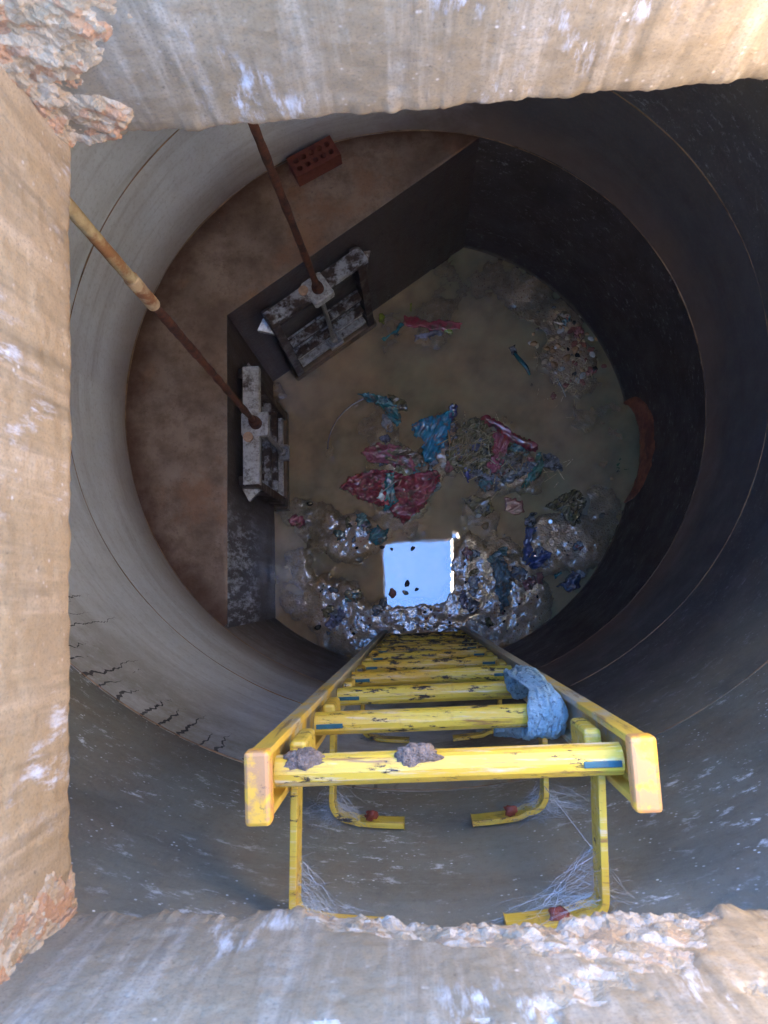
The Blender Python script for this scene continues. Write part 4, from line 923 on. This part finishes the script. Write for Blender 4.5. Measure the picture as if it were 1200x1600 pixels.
for (px_, py_, r_, k, lb) in ((484,787,.020,5,'black stone standing in the water left of the red bag'), (758,822,.022,1,'tan stone under the water below the terracotta shard'), (597,855,.016,5,'dark stone at the upper left edge of the sky reflection'),
                       (645,857,.017,5,'dark stone on the far edge of the sky reflection'), (612,858,.012,5,'small dark stone at the far left edge of the sky reflection'), (636,912,.022,5,'dark stone added for a reflected figure in the lower middle of the sky reflection'), (634,926,.018,4,'grey stone at the lower edge of the sky reflection'), (651,921,.014,5,'flat dark stone added for a reflected figure, right of the middle of the sky reflection'), (614,928,.030,3,'reddish round stone added for a reflected head in the lower left corner of the sky reflection'), (685,757,.016,2,'white stone at the right edge of the red bag'), (940,806,.018,4,'dark round stone on the right mud bank'), (748,806,.016,2,'white stone under the yellowish bag'),  # reddish stone and dark ones amid the reflection stand in for a mirrored onlooker
                       (497,980,.022,5,'black stone on the mud near the ladder foot, left')):
    q = P(px_, py_); o = protos[k].copy(); scn.collection.objects.link(o); o.scale = (r_,)*3; o.location = (q.x, q.y, max(float(bed(q.x, q.y)), -.006)+r_*.4); o.rotation_euler = (.1, .2, px_); tag(o, lb, 'stone'); o.name = 'stone'
    if 'group' in o: del o['group']

# small scraps of film scattered over the heap and the mud banks
SC = [('muddy clear', f_clear), ('brownish', f_yel), ('grey teal', fm('muddy teal', s(104, 146, 142))), ('dull pink', fm('muddy pink', s(186, 116, 108))), ('slate grey', fm('muddy slate', s(130, 132, 140))), ('grey lilac', f_lil), ('olive brown', fm('muddy olive', s(160, 142, 100))), ('silvery', fm('silvery', s(170, 172, 176)))]
rs = random.Random(77)
zones = [((600, 850, 650, 760), 60, 'in the rubbish heap'), ((480, 600, 920, 1000), 8, 'on the mud left of the ladder foot'), ((705, 850, 860, 990), 14, 'on the mud right of the sky reflection'), ((500, 600, 815, 855), 6, 'on the mud patch below the red bag'), ((830, 920, 790, 930), 8, 'on the right mud bank'), ((830, 930, 450, 600), 6, 'in the stone patch by the right wall')]
LM = [(610, 765, 'the large red bag'), (680, 680, 'the sky blue bag'), (735, 695, 'the yellowish straw bag'), (800, 670, 'the long red roll'), (835, 735, 'the sea green bag'), (745, 790, 'the floating yellowish bag'), (835, 855, 'the blue cloth strap'), (643, 895, 'the sky reflection'),
      (785, 915, 'the muddy teal bag'), (560, 838, 'the near mud patch'), (885, 795, 'the reddish rimmed bag'), (885, 540, 'the stone patch'), (600, 985, 'the foot of the ladder'), (890, 910, 'the slate blue scrap'), (605, 640, 'the curved teal bag')]
seen = set()
def where_txt(x, y):
    d, lx, ly, nm = min((math.hypot(x-a, y-b), a, b, c) for a, b, c in LM)
    return ('right of ' if x-lx > abs(y-ly) else 'left of ' if lx-x > abs(y-ly) else 'below ' if y > ly else 'above ')+nm
for (x0, x1, y0, y1), cnt, where in zones:
    for i in range(cnt):
        cx_, cy_ = rs.uniform(x0, x1), rs.uniform(y0, y1); rr = rs.uniform(5, 12); n_ = 7; a0 = rs.uniform(0, 6)
        ql = P(cx_, cy_)
        if bed(ql.x, ql.y) < -.012 or math.hypot(ql.x-CX, ql.y-CY) > 1.24: continue
        st = rs.uniform(1, 2.2); poly = [(cx_+rr*st*math.cos(a0)*math.cos(k/n_*6.283)*rs.uniform(.7, 1.1)-rr*math.sin(a0)*math.sin(k/n_*6.283), cy_+rr*st*math.sin(a0)*math.cos(k/n_*6.283)+rr*math.cos(a0)*math.sin(k/n_*6.283)*rs.uniform(.7, 1.1)) for k in range(n_)]
        pick = [q_ for q_ in rs.sample(SC, len(SC)) if (q_[0], where_txt(cx_, cy_)) not in seen]
        if not pick: continue
        c_, m_ = pick[0]; seen.add((c_, where_txt(cx_, cy_)))
        crumple('film_scrap', poly, m_, 'small crumpled %s plastic scrap %s' % (c_, where_txt(cx_, cy_)), 'plastic scrap', 300+i*7+cnt, .012, .010, 40, 2, a0, 'small plastic scraps on the rubbish and mud', rim=.008)
